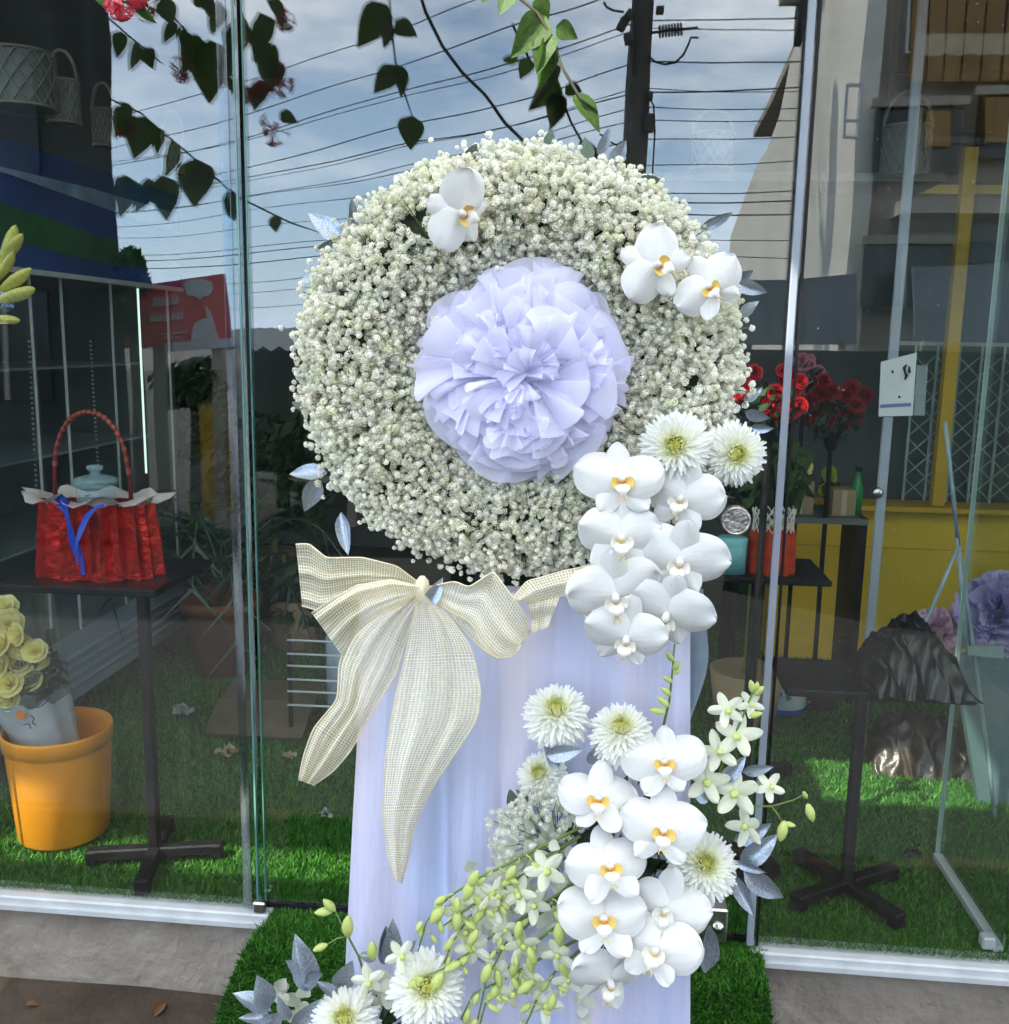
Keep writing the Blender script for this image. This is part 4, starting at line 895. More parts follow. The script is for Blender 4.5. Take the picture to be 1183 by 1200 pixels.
for px, py, D, sz, lab in ((215, 480, 2.6, .28, 'dim leafy plant deep behind the door edge'), (225, 665, 2.2, .22, 'dim pot plant behind the red gift basket'), (345, 700, 2.0, .2, 'dark leafy plant behind the mesh bow'), (320, 560, 2.9, .35, 'tall dark plant against the back wall'), (890, 560, 1.3, .16, 'dark foliage behind the steel door knob')):
    q = PY(px, py, D); t = thing('potted_plant', (q[0], q[1], 0), lab, 'plant'); b = MB(); leafcloud(b, q, (sz, sz*.8, sz), 500, .05); part('foliage', b, mat('shade_leaf', (.05, .10, .03), .45, .35, 6, trans=.2), t, kind='stuff')
    part('stem', MB().tube([(q[0], q[1], .2), q], [.015, .008], 6), STEMG, t); part('pot', MB().lathe([(0, .0), (.1, .0), (.13, .22), (.12, .22), (0, .2)], (q[0], q[1], 0), 18), KRAFT, t, True)

# ================================================================== THE WREATH AND ITS STAND
YW = -.62                                            # the wreath hangs in this plane
S1 = 1.0/np.linalg.norm(PY(611, 425, YW)-PY(610, 425, YW))   # pixels per metre there
def tocam(p): d = CAM-np.array(p); return d/np.linalg.norm(d)
# --- panel stand, wider at the foot, leaning back a little
def stand_pt(x, y): return PY(x, y, -.585+(y-700)/500*-.05)
t = thing('wreath_stand', V(PY(605, 1400, -.6)), 'tapering stand panel wrapped in lavender fabric carrying the wreath', 'wreath stand')
CRS = [(rng.uniform(.03, .97), rng.uniform(-.00022, .00022), rng.uniform(.006, .02), rng.uniform(-.007, .009), rng.uniform(640, 1350), rng.uniform(90, 330)) for _ in range(26)]
def crease(w, y): return sum(h_*math.exp(-((w-c_-k_*(y-900))/s_)**2)*math.exp(-((y-y_)/l_)**2) for c_, k_, s_, h_, y_, l_ in CRS)
def edgeL(y): return np.interp(y, [600, 870, 1120, 1500], [424, 418, 405, 385])
def edgeR(y): return np.interp(y, [600, 745, 1200, 1500], [806, 809, 809, 812])
b = MB(); G = []; yy = np.linspace(692, 1440, 70)
for y in yy:
    row = []; a, c = edgeL(y), edgeR(y)
    for i in range(141):
        w = i/140; p = stand_pt(a+(c-a)*w, y)
        fold_ = .006*max(0, math.sin(w*13+1.1*math.sin(y*.004)))**3+crease(w, y)+.0035*math.sin(w*21+.6*math.sin(y*.006))+.0022*math.sin(w*47+y*.004)+.0014*math.sin(w*9+y*.021)+rng.normal(0, .00025)
        p = p+np.array([0, -fold_, 0]); row.append(p)
    G.append(row)
b.grid(G); part('fabric_front', b, FABRIC, t, True)
zft = GZ
b = MB(); P = [stand_pt(edgeL(694)+3, 694), stand_pt(edgeR(694)-3, 694), stand_pt(edgeR(1438)-3, 1438), stand_pt(edgeL(1438)+3, 1438)]
b.prism([p+np.array([0, .012, 0]) for p in P], (0, .028, 0)); part('panel', b, FABRIC, t)
b = MB(); G = [[stand_pt(edgeR(y)+dx, y)+np.array([0, dy, 0]) for dx, dy in ((-2, .002), (0, .0), (1, .012), (0, .036))] for y in np.linspace(694, 1438, 20)]
b.grid(G); part('side_hem', b, mat('hem_white', (.60, .62, .80), .7, .05, 10), t, True)
for s_, x0, x1 in ((-1, 430, 420), (1, 790, 795)):
    a = stand_pt(x0, 700)+np.array([0, .03, 0]); c = PY(x1, 1440, -.28); c[2] = GZ+.005; part('rear_leg', MB().tube([a, c], .012, 8), BLACK, t)
b = MB(); G = []
for i in range(14):
    u = i/13; y = 690+u*165; o = 24*math.sin(math.pi*min(1, .25+u*.75))**.8
    G.append([PY(806+o*v+2*math.sin(u*9+v*3), y, -.54+.02*math.sin(v*3+u*4)) for v in np.linspace(0, 1, 6)])
b.grid(G); part('tulle_fold', b, mat('pale_tulle', (.50, .62, .72), .6, .1, 20, trans=.4, alpha=.62), t, True)

# --- mast that carries the ring
for x_ in (560, 655): part('mast', MB().tube([stand_pt(x_, 760)+np.array([0, .05, 0]), PY(x_, 560, YW+.075), PY(x_, 430, YW+.07)], .009, 8), BLACK, t)
# --- wreath
WC = PY(607, 427, YW); ROUT = 252/S1; RIN = 116/S1; RC = (ROUT+RIN)/2; RT_ = (ROUT-RIN)/2*.93
t = thing('flower_wreath', V(PY(611, 680, YW)), 'round wreath of white gypsophila with orchids and chrysanthemums on lavender stand', 'wreath')
WRE = t
nv_ = V(tocam(WC)); nv_ = Vector((0.02, -1, .06)).normalized(); ex = Vector((1, 0, 0)); ex = (ex-nv_*ex.dot(nv_)).normalized(); ey = nv_.cross(ex)*-1
if ey.z < 0: ey = -ey
EX, EY, EN = np.array(ex), np.array(ey), np.array(nv_)
def ringpt(a, ph, r=1.0):     # a round the wreath, ph round the tube: 0 faces the camera
    rr = RC+RT_*r*np.sin(ph); h = RT_*.72*r*np.cos(ph)
    sx = .995; sy = .945
    return WC+np.multiply.outer(rr*np.cos(a)*sx, EX)+np.multiply.outer(rr*np.sin(a)*sy, EY)+np.multiply.outer(h, EN)
b = MB(); G = [[ringpt(np.array(2*math.pi*i/64), np.array(2*math.pi*j/14), .78) for j in range(15)] for i in range(65)]
b.grid(G); part('foam_ring', b, mat('moss_core', (.022, .03, .014), .95, .4, 40), t, True)
# gypsophila: sprays of tiny double florets
def floret_template(seed, np_=(6, 7, 5, 3)):
    r2 = np.random.default_rng(seed); Vv = []; Ff = []
    for ring, n in enumerate(np_):
        for k in range(n):
            a = 2*math.pi*k/n+ring*.45+r2.normal(0, .10); th = (1.95, 1.30, .72, .22)[ring]+r2.normal(0, .07); h = .36
            def at(th_, da, r_): return np.array([math.sin(th_)*math.cos(a+da), math.sin(th_)*math.sin(a+da), math.cos(th_)])*r_
            wd = min(.62/max(math.sin(th), .3), 1.4); R0 = r2.uniform(.92, 1.08); i0 = len(Vv)
            Vv += [at(th+h, 0, .78), at(th, wd, R0*.97), at(th-h, 0, R0*1.12), at(th, -wd, R0*.97)]; Ff += [(i0, i0+1, i0+2, i0+3)]
    return np.array(Vv), np.array(Ff)
TPL = [floret_template(s_) for s_ in range(4)]
def florets(name, C, Nn, R, tint, par):
    n = len(C); vs_ = []; fs = []; cs = []; off = 0
    kind = rng.integers(0, len(TPL), n)
    up = rng.normal(0, 1, (n, 3)); xa = np.cross(up, Nn); xa /= np.linalg.norm(xa, axis=1)[:, None]; ya_ = np.cross(Nn, xa)
    for k, (tv, tf) in enumerate(TPL):
        I = np.where(kind == k)[0]
        if not len(I): continue
        v = C[I][:, None, :]+R[I][:, None, None]*(tv[None, :, 0:1]*xa[I][:, None, :]+tv[None, :, 1:2]*ya_[I][:, None, :]+tv[None, :, 2:3]*Nn[I][:, None, :])
        m_ = len(tv); f = tf[None]+(off+np.arange(len(I))*m_)[:, None, None]
        vs_.append(v.reshape(-1, 3)); fs.append(f.reshape(-1, 4)); off += m_*len(I)
        c = np.repeat(tint[I], m_, 0); 
        tipw = np.tile(np.tile([.80, .97, 1.0, .97], m_//4), len(I))[:, None]; gr = np.array([[.62, .70, .42]]); cs.append(c*tipw+(1-tipw)*c*gr)
    v = np.concatenate(vs_); f = np.concatenate(fs); me = bpy.data.meshes.new(name)
    me.vertices.add(len(v)); me.vertices.foreach_set('co', v.ravel()); me.loops.add(f.size); me.loops.foreach_set('vertex_index', f.ravel().astype(np.int32))
    me.polygons.add(len(f)); me.polygons.foreach_set('loop_start', (np.arange(len(f))*4).astype(np.int32))
    at = me.color_attributes.new('Tint', 'FLOAT_COLOR', 'POINT'); cc = np.concatenate(cs); at.data.foreach_set('color', np.concatenate([cc, np.ones((len(cc), 1))], 1).ravel())
    me.materials.append(GYP); me.update(); me.validate(); return part(name, me, GYP, par, kind='stuff')
nc = 3500; A_ = rng.uniform(0, 2*np.pi, nc); PH = rng.normal(0, 1, nc)*.95; PH = np.clip(PH, -1.9, 1.9)
PH = rng.uniform(-1.85, 1.85, nc)
CC = ringpt(A_[0], PH[0])[None]*0+np.array([ringpt(np.array(a), np.array(p), 1.0+rng.normal(0, .09)) for a, p in zip(A_, PH)])
Cs, Ns, Ts = [], [], []
for c, a, p in zip(CC, A_, PH):
    rad = math.cos(a)*EX+math.sin(a)*EY; nrm = rad*math.sin(p)+EN*math.cos(p); hue = rng.choice(3, p=[.68, .22, .10]); m_ = rng.integers(4, 9)
    base = np.array([[1.0, .985, .92], [.95, .95, .80], [1.0, .95, .85]])[hue]*rng.uniform(.9, 1.03)
    for _ in range(m_):
        o = rng.normal(0, .0085, 3); Cs.append(c+o+nrm*rng.normal(0, .006)); q = nrm+rng.normal(0, .45, 3); Ns.append(q/np.linalg.norm(q)); Ts.append(np.clip(base*rng.uniform(.93, 1.04), 0, 1))
for _ in range(260):                                # loose sprigs that stick out of the outline
    a = rng.uniform(0, 2*np.pi); p = rng.uniform(.9, 2.0); c = ringpt(np.array(a), np.array(p), 1.0+abs(rng.normal(.1, .09))); rad = math.cos(a)*EX+math.sin(a)*EY
    for _ in range(2): Cs.append(c+rng.normal(0, .006, 3)); q = rad+EN*.6+rng.normal(0, .4, 3); Ns.append(q/np.linalg.norm(q)); Ts.append(np.array([.9, .9, .82])*rng.uniform(.9, 1.05))
Cs, Ns, Ts = np.array(Cs), np.array(Ns), np.clip(np.array(Ts), 0, 1)
florets('gypsophila', Cs, Ns, rng.choice([.0034, .0046, .0056], len(Cs), p=[.25, .5, .25])*rng.uniform(.9, 1.15, len(Cs)), Ts, t)
b = MB()
for i in rng.choice(len(Cs), 2600, replace=False):
    c = Cs[i]; a = math.atan2((c-WC)@EY, (c-WC)@EX); base = ringpt(np.array(a), np.array(rng.uniform(-1.4, 1.4)), .72); e = Ns[i]*.004
    s_ = np.cross(c-base, EN); s_ = s_/max(np.linalg.norm(s_), 1e-6)*.0007; b.add([base-s_, base+s_, c+s_-e, c-s_-e], [(0, 1, 2, 3)])
part('fine_stems', b, mat('gyp_stem', (.10, .14, .05), .6, .3, 40), t, kind='stuff')

# --- orchid blooms: each petal its own sheet
def sheet_petal(name, length, hw, ang, cup, back, ruff, mt, z=0.0, waist=.2, blunt=.62, seed=0):
    r2 = np.random.default_rng(seed); b = MB(); G = []; n = 13; d = Vector((math.sin(ang), math.cos(ang), 0)); s_ = Vector((math.cos(ang), -math.sin(ang), 0)); ph = r2.uniform(0, 6, 3)
    n = 15
    for i in range(n):
        u = .5-.5*math.cos(math.pi*i/(n-1)); x = u; row = []
        w = hw*max(math.sqrt(max(0, 1-abs(2*x**blunt-1)**2.3)), .10 if i == 0 else .02)
        for j in range(11):
            v = (j-5)/5; zz = z-cup*(v*v)*w*1.2+.055*u-back*u*u*length+ruff*math.sin(v*4+ph[1]+u*3)*u*u+.012*math.exp(-(v*6)**2)*(1-u)
            row.append(d*length*(u*(1+.025*math.sin(v*5+ph[0])))+s_*v*w*(1+.03*math.sin(u*7+ph[2]))+Vector((0, 0, zz)))
        G.append(row)
    b.grid(G); return b.mesh(name, mt, True)
def orchid_kit(seed, kind):
    k = seed*10
    K_ = {'sepal': [sheet_petal('sepal', .52, .165, 0, .25, .08, .010, WHITEP, -.012, .3, .95, k+1), sheet_petal('sepal', .47, .15, R_(143), .2, .12, .012, WHITEP, -.016, .3, .95, k+2), sheet_petal('sepal', .47, .15, R_(-143), .2, .12, .012, WHITEP, -.016, .3, .95, k+3)],
          'petal': [sheet_petal('petal', .56, .30, R_(76), .34, .16, .034, WHITEP, .045, .12, .80, k+4), sheet_petal('petal', .56, .30, R_(-76), .34, .16, .034, WHITEP, .055, .12, .80, k+5)]}
    # lip: two upright side lobes, a tongue with two tendrils; column above it
    b = MB(); main = LIPM if kind else LIPW
    for s_ in (-1, 1):
        G = []
        for i in range(7):
            u = i/6; row = []
            for j in range(5):
                v = (j-2)/2; w = .055*math.sin(math.pi*min(.96, u*.85+.12)); row.append((s_*(.025+.085*u+.018*math.sin(u*3)), -.05-.05*u+v*w*1.0+.03*u*u, .03+.12*u-.04*u*u+.02*v*v))
            G.append(row)
        b.grid(G, 1 if kind else 0)
    G = []
    for i in range(9):
        u = i/8; w = .028+.055*math.sin(math.pi*min(1, u*1.15))**1.3*(1-.35*u); row = []
        for j in range(5): v = (j-2)/2; row.append((v*w, -.06-.155*u, .055+.10*math.sin(u*2.4)-.03*v*v))
        G.append(row)
    b.grid(G, 0)
    for s_ in (-1, 1): b.tube([(s_*.012, -.21, .115), (s_*.035, -.235, .12), (s_*.03, -.262, .15)], [.008, .006, .003], 5, 1)
    b.lathe([(0, .055), (.024, .05), (.034, .025), (.03, .0)], (0, -.055, .055), 10, 2)
    K_['lip'] = b.mesh('lip', [LIPW, LIPM, LIPO if kind else LIPM], True)
    c = MB(); c.tube([(0, .0, .0), (0, -.005, .05), (0, -.02, .10), (0, -.045, .115)], [.035, .042, .044, .022], 10); c.tube([(0, 0, .0), (0, .02, -.10), (0, .06, -.22)], [.02, .014, .014], 6, 1)
    K_['column'] = c.mesh('orchid_flower', [WHITEP, STEMG], True)
    return K_
KITS = [orchid_kit(i, i % 2) for i in range(8)]
def orchid(par, px, py, Y, wpx, roll=0, tx=0, ty=0, kit=0, sq=1.0):
    """bloom centred on a picture point; tx, ty turn its face sideways and up"""
    c = PY(px, py, Y); s_ = wpx/1.14*np.linalg.norm(PY(px+1, py, Y)-PY(px, py, Y))
    tx += rng.normal(0, 6); ty += rng.normal(0, 6); n_ = V(tocam(c)); n_ = (Matrix.Rotation(R_(tx), 3, 'Z')@n_); xx = n_.cross(Vector((0, 0, 1))).normalized(); n_ = Matrix.Rotation(R_(ty), 3, xx)@n_
    up = Matrix.Rotation(R_(roll), 3, n_)@Vector((0, 0, 1)); M_ = basis(n_, up, c, s_); K_ = KITS[kit % 4+4*int(rng.integers(0, 2))]
    o = part('orchid_flower', K_['column'], None, par, M=M_@Matrix.Translation((0, 0, .035))@Matrix.Scale(1.15, 4))
    for nm in ('sepal', 'petal'):
        for me in K_[nm]:
            j = Matrix.Rotation(rng.normal(0, .05), 4, 'Z')@Matrix.Rotation(rng.normal(0, .10), 4, 'X')@Matrix.Rotation(rng.normal(0, .11), 4, 'Y'); j2 = Matrix.Scale(rng.uniform(.90, 1.08), 4)
            part(nm, me, None, o, M=M_@j@j2)
    part('lip', K_['lip'], None, o, M=M_@Matrix.Translation((0, .02, .04))@Matrix.Scale(1.25, 4))
    return o
YF = YW-.10
orchid(WRE, 538, 248, YF, 98, 74, 18, 0, 1); orchid(WRE, 768, 312, YF, 100, 66, 12, 5, 1); orchid(WRE, 832, 336, YF-.01, 92, 40, -12, 5, 3)
for a in ((728, 562, YF-.03, 108, 4, 4, 4, 1), (800, 583, YF-.01, 102, -12, -18, 5, 2), (726, 628, YF-.045, 112, -3, 6, -10, 0), (797, 655, YF-.04, 112, -10, -6, -8, 2), (721, 695, YF-.055, 112, 6, 6, -14, 0), (783, 716, YF-.05, 116, -14, -4, -22, 2), (735, 745, YF-.06, 104, -8, 4, -26, 0)):
    orchid(WRE, *a[:8])

# --- chrysanthemums
def mum_kit(seed, rows):
    r2 = np.random.default_rng(seed); b = MB(); GA = 2.39996; n = 320; cols = []
    for i in range(n):
        f = i/(n-1); th = R_(8)+R_(100)*f**.72; a = i*GA+r2.normal(0, .08); L_ = (.30+.66*f**.8)*r2.uniform(.92, 1.1); w = (.032+.046*f)*r2.uniform(.85, 1.15)
        rad = Vector((math.cos(a), math.sin(a), 0)); sd = Vector((-math.sin(a), math.cos(a), 0)); ax = Vector((0, 0, 1)); G = []; base = rad*.05*f+ax*(.10*(1-f)-.02); p = base.copy(); nseg = 5
        curl = (1.25-1.9*f*f)+r2.normal(0, .18)+(1.2 if f < .25 else 0)
        for k in range(nseg+1):
            u = k/nseg; t_ = th+.35*f-curl*u*u*.75+.2*(1-f); d = rad*math.sin(t_)+ax*math.cos(t_); nn = ax*math.sin(t_)-rad*math.cos(t_)
            ww = w*(.45+.75*math.sin(math.pi*min(.93, .15+u*.8))) if k < nseg else w*.3
            G.append([p-sd*ww+nn*ww*.55, p, p+sd*ww+nn*ww*.55]); p = p+d*L_/nseg
        wht = min(1, max(0, (f-.08)/.26)); c0 = np.array([.80, .80, .24])*(1-wht)+np.array([.95, .95, .91])*wht
        if r2.uniform() < .2: c0 = c0*.7+np.array([.92, .90, .66])*.3
        cc = []
        for k in range(nseg+1):
            u = k/nseg; cb = c0*(u**.3)+np.array([.86, .88, .55])*(1-u**.3); cc += [tuple(cb*r2.uniform(.96, 1.03))]*3
        b.grid(G, 0, [tuple(np.clip(q, 0, 1)) for q in cc])
    n0 = len(b.v); b.lathe([(0, .20), (.08, .19), (.15, .14), (.19, .06), (.19, .0)], (0, 0, 0), 16, wob=lambda w, z: .10*math.sin(w*7+z*40)); b.col += [(.84, .82, .30)]*(len(b.v)-n0)
    return b.mesh('petals', MUM, True)
MUMS = [mum_kit(31, 0), mum_kit(47, 0), mum_kit(53, 0)]
c = MB(); c.tube([(0, 0, .06), (0, 0, -.10), (.03, 0, -.5)], [.14, .10, .045], 10); CALYX = c.mesh('chrysanthemum', STEMG, True)
def mum(par, px, py, Y, rpx, nx, nz, k, roll=0):
    c = PY(px, py, Y); s_ = rpx*np.linalg.norm(PY(px+1, py, Y)-PY(px, py, Y)); M_ = basis(V(tocam(c))+Vector((nx, 0, nz)), (math.sin(roll), 0.01, math.cos(roll)), c, s_)
    o = part('chrysanthemum', CALYX, None, par, M=M_); part('petals', MUMS[k], None, o, kind='stuff', M=M_)
mum(WRE, 792, 522, YF+.0, 52, -.05, .1, 0); mum(WRE, 862, 532, YF+.02, 47, .25, 0, 1)

# --- silver leaves
SL = [leaf_mesh('silver_leaf', SILVER, 1, .46, .25, .35), leaf_mesh('silver_leaf', SILVER, 1, .36, .35, -.3), leaf_mesh('silver_leaf', SILVER, 1, .58, .15, .2)]
GL = leaf_mesh('eucalyptus_leaf', mat('eucalyptus', (.10, .14, .10), .5, .3, 20), 1, .6, .1, .1)
def leaf(par, x0, y0, x1, y1, Y, k=0, face=0.0, name='silver_leaf', me=None, dy=0.0):
    a = V(PY(x0, y0, Y)); e = V(PY(x1, y1, Y+dy)); d = e-a; n_ = V(tocam(a)); n_ = Matrix.Rotation(face, 3, d.normalized())@n_; n_ = n_-d*(n_.dot(d)/d.length_squared)
    return part(name, me or SL[k % 3], None, par, M=basis(n_, d, a, d.length))
for x0, y0, x1, y1, k, fc in ((404, 286, 362, 246, 0, .3), (410, 280, 406, 230, 1, .8), (372, 322, 352, 330, 2, .4), (384, 555, 338, 552, 0, .4), (372, 560, 358, 600, 2, -.3), (400, 600, 412, 650, 1, .4), (820, 268, 858, 245, 1, .5), (862, 330, 899, 344, 0, .2), (858, 330, 884, 318, 2, .5), (868, 372, 888, 352, 2, -.5), (872, 470, 894, 455, 0, .2), (880, 500, 907, 504, 0, .4), (873, 482, 902, 492, 2, .6), (700, 180, 718, 150, 0, .5), (715, 195, 735, 165, 2, .3), (485, 205, 470, 225, 1, .6), (600, 190, 560, 175, 2, .9), (372, 292, 400, 270, 1, .7)):
    leaf(WRE, x0, y0, x1, y1, YW+.005, k, fc, dy=-.01)
for x0, y0, x1, y1, fc in ((545, 190, 560, 168, .5), (690, 190, 686, 160, .3), (640, 175, 648, 150, .5), (480, 300, 500, 288, .2), (735, 470, 752, 500, .2), (700, 480, 745, 492, .3), (745, 215, 775, 210, .4), (520, 380, 498, 370, .4), (355, 480, 342, 470, .6)):
    leaf(WRE, x0, y0, x1, y1, YW-.05 if y0 > 250 else YW, 0, fc, 'eucalyptus_leaf', GL)

# --- ruffled lavender rosette in the middle of the wreath
RSC = PY(617, 440, YW-.05); RR = 132/S1*.90
t = thing('tulle_rosette', V(RSC), 'ruffled lavender tulle rosette filling the middle of the wreath', 'rosette')
MR = basis(EN, (0, 0, 1), RSC, 1.0)
def fan(a0_, spread, r1_, h0, h1, amp, seed, oc=(0, 0), tilt=0.0):
    """one gathered strip: pinched at its root, thrown into soft uneven folds towards its free edge"""
    r2 = np.random.default_rng(seed); b = MB(); G = []; nu, nv2 = 16, int(64*spread)+12
    fr = r2.uniform(5, 12, 4); ph = r2.uniform(0, 6.28, 8); cut = np.cumsum(r2.normal(0, .028, 7)); cut -= cut.mean()
    for i in range(nu):
        u = i/(nu-1); row = []
        for j in range(nv2):
            v = j/(nv2-1)-.5; q = v*spread
            f1 = math.sin(q*fr[0]+ph[0]+1.1*math.sin(q*fr[2]*.6+ph[4])); f2 = math.sin(q*fr[1]*2.1+ph[1]+u*1.2); f3 = 1-2*abs(math.sin(q*fr[3]*1.3+ph[2]+.5*u))
            fo = .55*f1+.34*f2+.12*f3
            a = a0_+q+.16*u*math.sin(q*fr[0]*1.5+ph[3])+.08*u*u*f2
            r_ = (r1_)*u*(1+np.interp(v, np.linspace(-.5, .5, 7), cut)+.05*math.sin(q*fr[1]*2.6+ph[5]))
            h = h0+(h1-h0)*(1-(1-u)**1.8)+amp*fo*(.05+.95*u**1.2)+tilt*u*u+.02*math.sin(u*7+ph[6]+q*3)*u
            row.append((RR*(oc[0]+r_*math.cos(a)), RR*(oc[1]+r_*math.sin(a)), RR*h))
        G.append(row)
    b.grid(G); return b
sd_ = 100
def ruffles(n_, sp_, r1_, h0, h1, amp, oc=(0, 0), tilt=0.0, jit=.06):
    global sd_
    for i in range(n_):
        sd_ += 1; a = 2*math.pi*i/n_+rng.normal(0, .3)+sd_*.77; o_ = (oc[0]+rng.normal(0, jit), oc[1]+rng.normal(0, jit))
        part('ruffle', fan(a, sp_*rng.uniform(.8, 1.15), r1_*rng.uniform(.9, 1.05), h0, h1*rng.uniform(.8, 1.2), amp*rng.uniform(.75, 1.25), sd_, o_, tilt), TULLE, t, True, M=MR)
ruffles(7, 1.3, .97, .0, .05, .04, jit=.01); ruffles(7, 1.3, .96, .03, .13, .07, jit=.02); ruffles(7, 1.3, .90, .06, .22, .09, jit=.04); ruffles(7, 1.2, .82, .10, .30, .10, jit=.06); ruffles(7, 1.2, .72, .13, .36, .11, jit=.08)
ruffles(7, 1.2, .60, .16, .42, .11, jit=.10); ruffles(6, 1.2, .48, .20, .48, .11, jit=.11); ruffles(6, 1.3, .36, .24, .53, .10, jit=.11); ruffles(4, 1.5, .24, .30, .56, .09, jit=.06)
for oc_, hb in (((.05, -.36), .24), ((.50, .06), .16), ((-.36, .26), .16)): ruffles(3, 1.6, .30, hb, hb+.20, .10, oc_, .05, .04); ruffles(2, 1.8, .17, hb+.04, hb+.27, .08, oc_, .08, .02)

# --- mesh bow
def zc(p): return (330+p[0]/2.9575, 600+p[1]/2.9575)
def resample(pts, n):
    P = np.array(pts, float); d = np.r_[0, np.cumsum(np.linalg.norm(np.diff(P, axis=0), axis=1))]; s_ = np.linspace(0, d[-1], n*3)
    Q = np.stack([np.interp(s_, d, P[:, k]) for k in (0, 1)], 1)
    for _ in range(14): Q[1:-1] = (Q[:-2]+2*Q[1:-1]+Q[2:])/4
    return Q[np.linspace(0, len(Q)-1, n).round().astype(int)]
t = thing('mesh_bow', V(PY(497, 690, YW-.12)), 'big cream mesh ribbon bow with two long trailing tails below the wreath', 'bow')
def bowsheet(name, e1, e2, Y0, depth, amp, folds, seed, nu=44, nv2=26):
    r2 = np.random.default_rng(seed); A = resample([zc(p) for p in e1], nu); C_ = resample([zc(p) for p in e2], nu); G = []; ph = r2.uniform(0, 6, 4)
    for i in range(nu):
        u = i/(nu-1); row = []
        for j in range(nv2):
            v = j/(nv2-1); q = A[i]*(1-v)+C_[i]*v
            Y = Y0+depth(u, v)+amp*(math.sin(v*folds*6.28+ph[0]+1.2*u)*.6+.4*math.sin(v*folds*13+ph[1]-u*2))*min(1, .25+u*1.2)+.004*math.sin(u*9+ph[2])
            row.append(PY(q[0], q[1], Y))
        G.append(row)
    b = MB(); b.grid(G); wd = np.mean([np.linalg.norm(np.array(r_[0])-np.array(r_[-1])) for r_ in G]); ln_ = sum(np.linalg.norm(np.array(G[i][nv2//2])-np.array(G[i+1][nv2//2])) for i in range(nu-1))
    b.uv = {k_: (q_[0]*wd, q_[1]*ln_) for k_, q_ in b.uv.items()}; o = part(name, b, BOWM, t, True)
    for E_, k in ((0, 'hem'), (-1, 'hem')): part(k, MB().tube([row[E_] for row in G], .0013, 4), mat('bow_hem', (.82, .72, .50), .5, .1, 60), o, True)
    return o
KY = YW-.12
bowsheet('loop', [(490, 256), (400, 188), (280, 158), (155, 160), (95, 110), (50, 112)], [(490, 272), (400, 275), (300, 290), (200, 315), (140, 345), (72, 325)], KY, lambda u, v: -.03*math.sin(u*3.1)+.03*v, .013, 2.3, 1)
bowsheet('loop', [(490, 260), (380, 235), (260, 255), (180, 300), (105, 350)], [(490, 278), (430, 315), (330, 360), (260, 415), (208, 495)], KY-.02, lambda u, v: -.045*math.sin(u*3.0)+.02*v, .013, 2.0, 2)
bowsheet('tail', [(470, 280), (330, 345), (240, 430), (200, 520), (195, 650), (110, 750), (75, 850), (60, 930)], [(492, 290), (445, 400), (400, 560), (300, 720), (240, 830), (180, 900), (110, 948)], KY+.005, lambda u, v: .03*u-.015*math.sin(v*3), .012, 2.2, 3)
bowsheet('tail', [(478, 268), (440, 450), (395, 640), (360, 850), (350, 1050), (370, 1190), (392, 1275)], [(502, 290), (590, 370), (660, 470), (692, 620), (680, 720), (620, 810), (520, 960), (455, 1100), (440, 1200), (415, 1288)], KY-.012, lambda u, v: .03*u-.03*math.sin(v*3)*(1-u*.5), .013, 2.1, 4)
bowsheet('loop', [(498, 262), (600, 240), (650, 262), (735, 205), (790, 280), (850, 365), (858, 415)], [(500, 290), (560, 330), (640, 372), (665, 395), (690, 450), (745, 508), (800, 500)], KY-.01, lambda u, v: -.05*math.sin(u*2.6)+.02*v, .008, 1.1, 5)
bowsheet('loop', [(560, 300), (680, 385), (760, 395), (840, 400), (862, 420)], [(560, 320), (640, 420), (690, 470), (750, 512), (815, 490)], KY+.02, lambda u, v: .0, .006, 1.0, 6)
bowsheet('wrap', [(800, 300), (850, 240), (975, 205), (1090, 180)], [(850, 315), (900, 312), (965, 292), (1080, 270)], KY+.03, lambda u, v: -.02*math.sin(v*3), .004, 1.0, 7)
bowsheet('wrap', [(858, 300), (865, 350), (872, 418)], [(965, 288), (945, 340), (922, 400)], KY+.025, lambda u, v: 0, .004, 1.5, 8)
bowsheet('wrap', [(975, 225), (1090, 180), (1150, 180)], [(985, 290), (1060, 370), (1110, 420)], KY+.035, lambda u, v: 0, .005, 1.5, 9)
b = MB(); kq = V(PY(*zc((488, 270)), KY-.02)); b.lathe([(.003, -.02), (.008, -.013), (.0095, 0), (.008, .013), (.003, .02)], kq, 20, wob=lambda w, z: .15*math.sin(w*4)); part('knot', b, BOWM, t, True)
leaf(t, 497, 712, 520, 680, KY-.03, 0, .3)

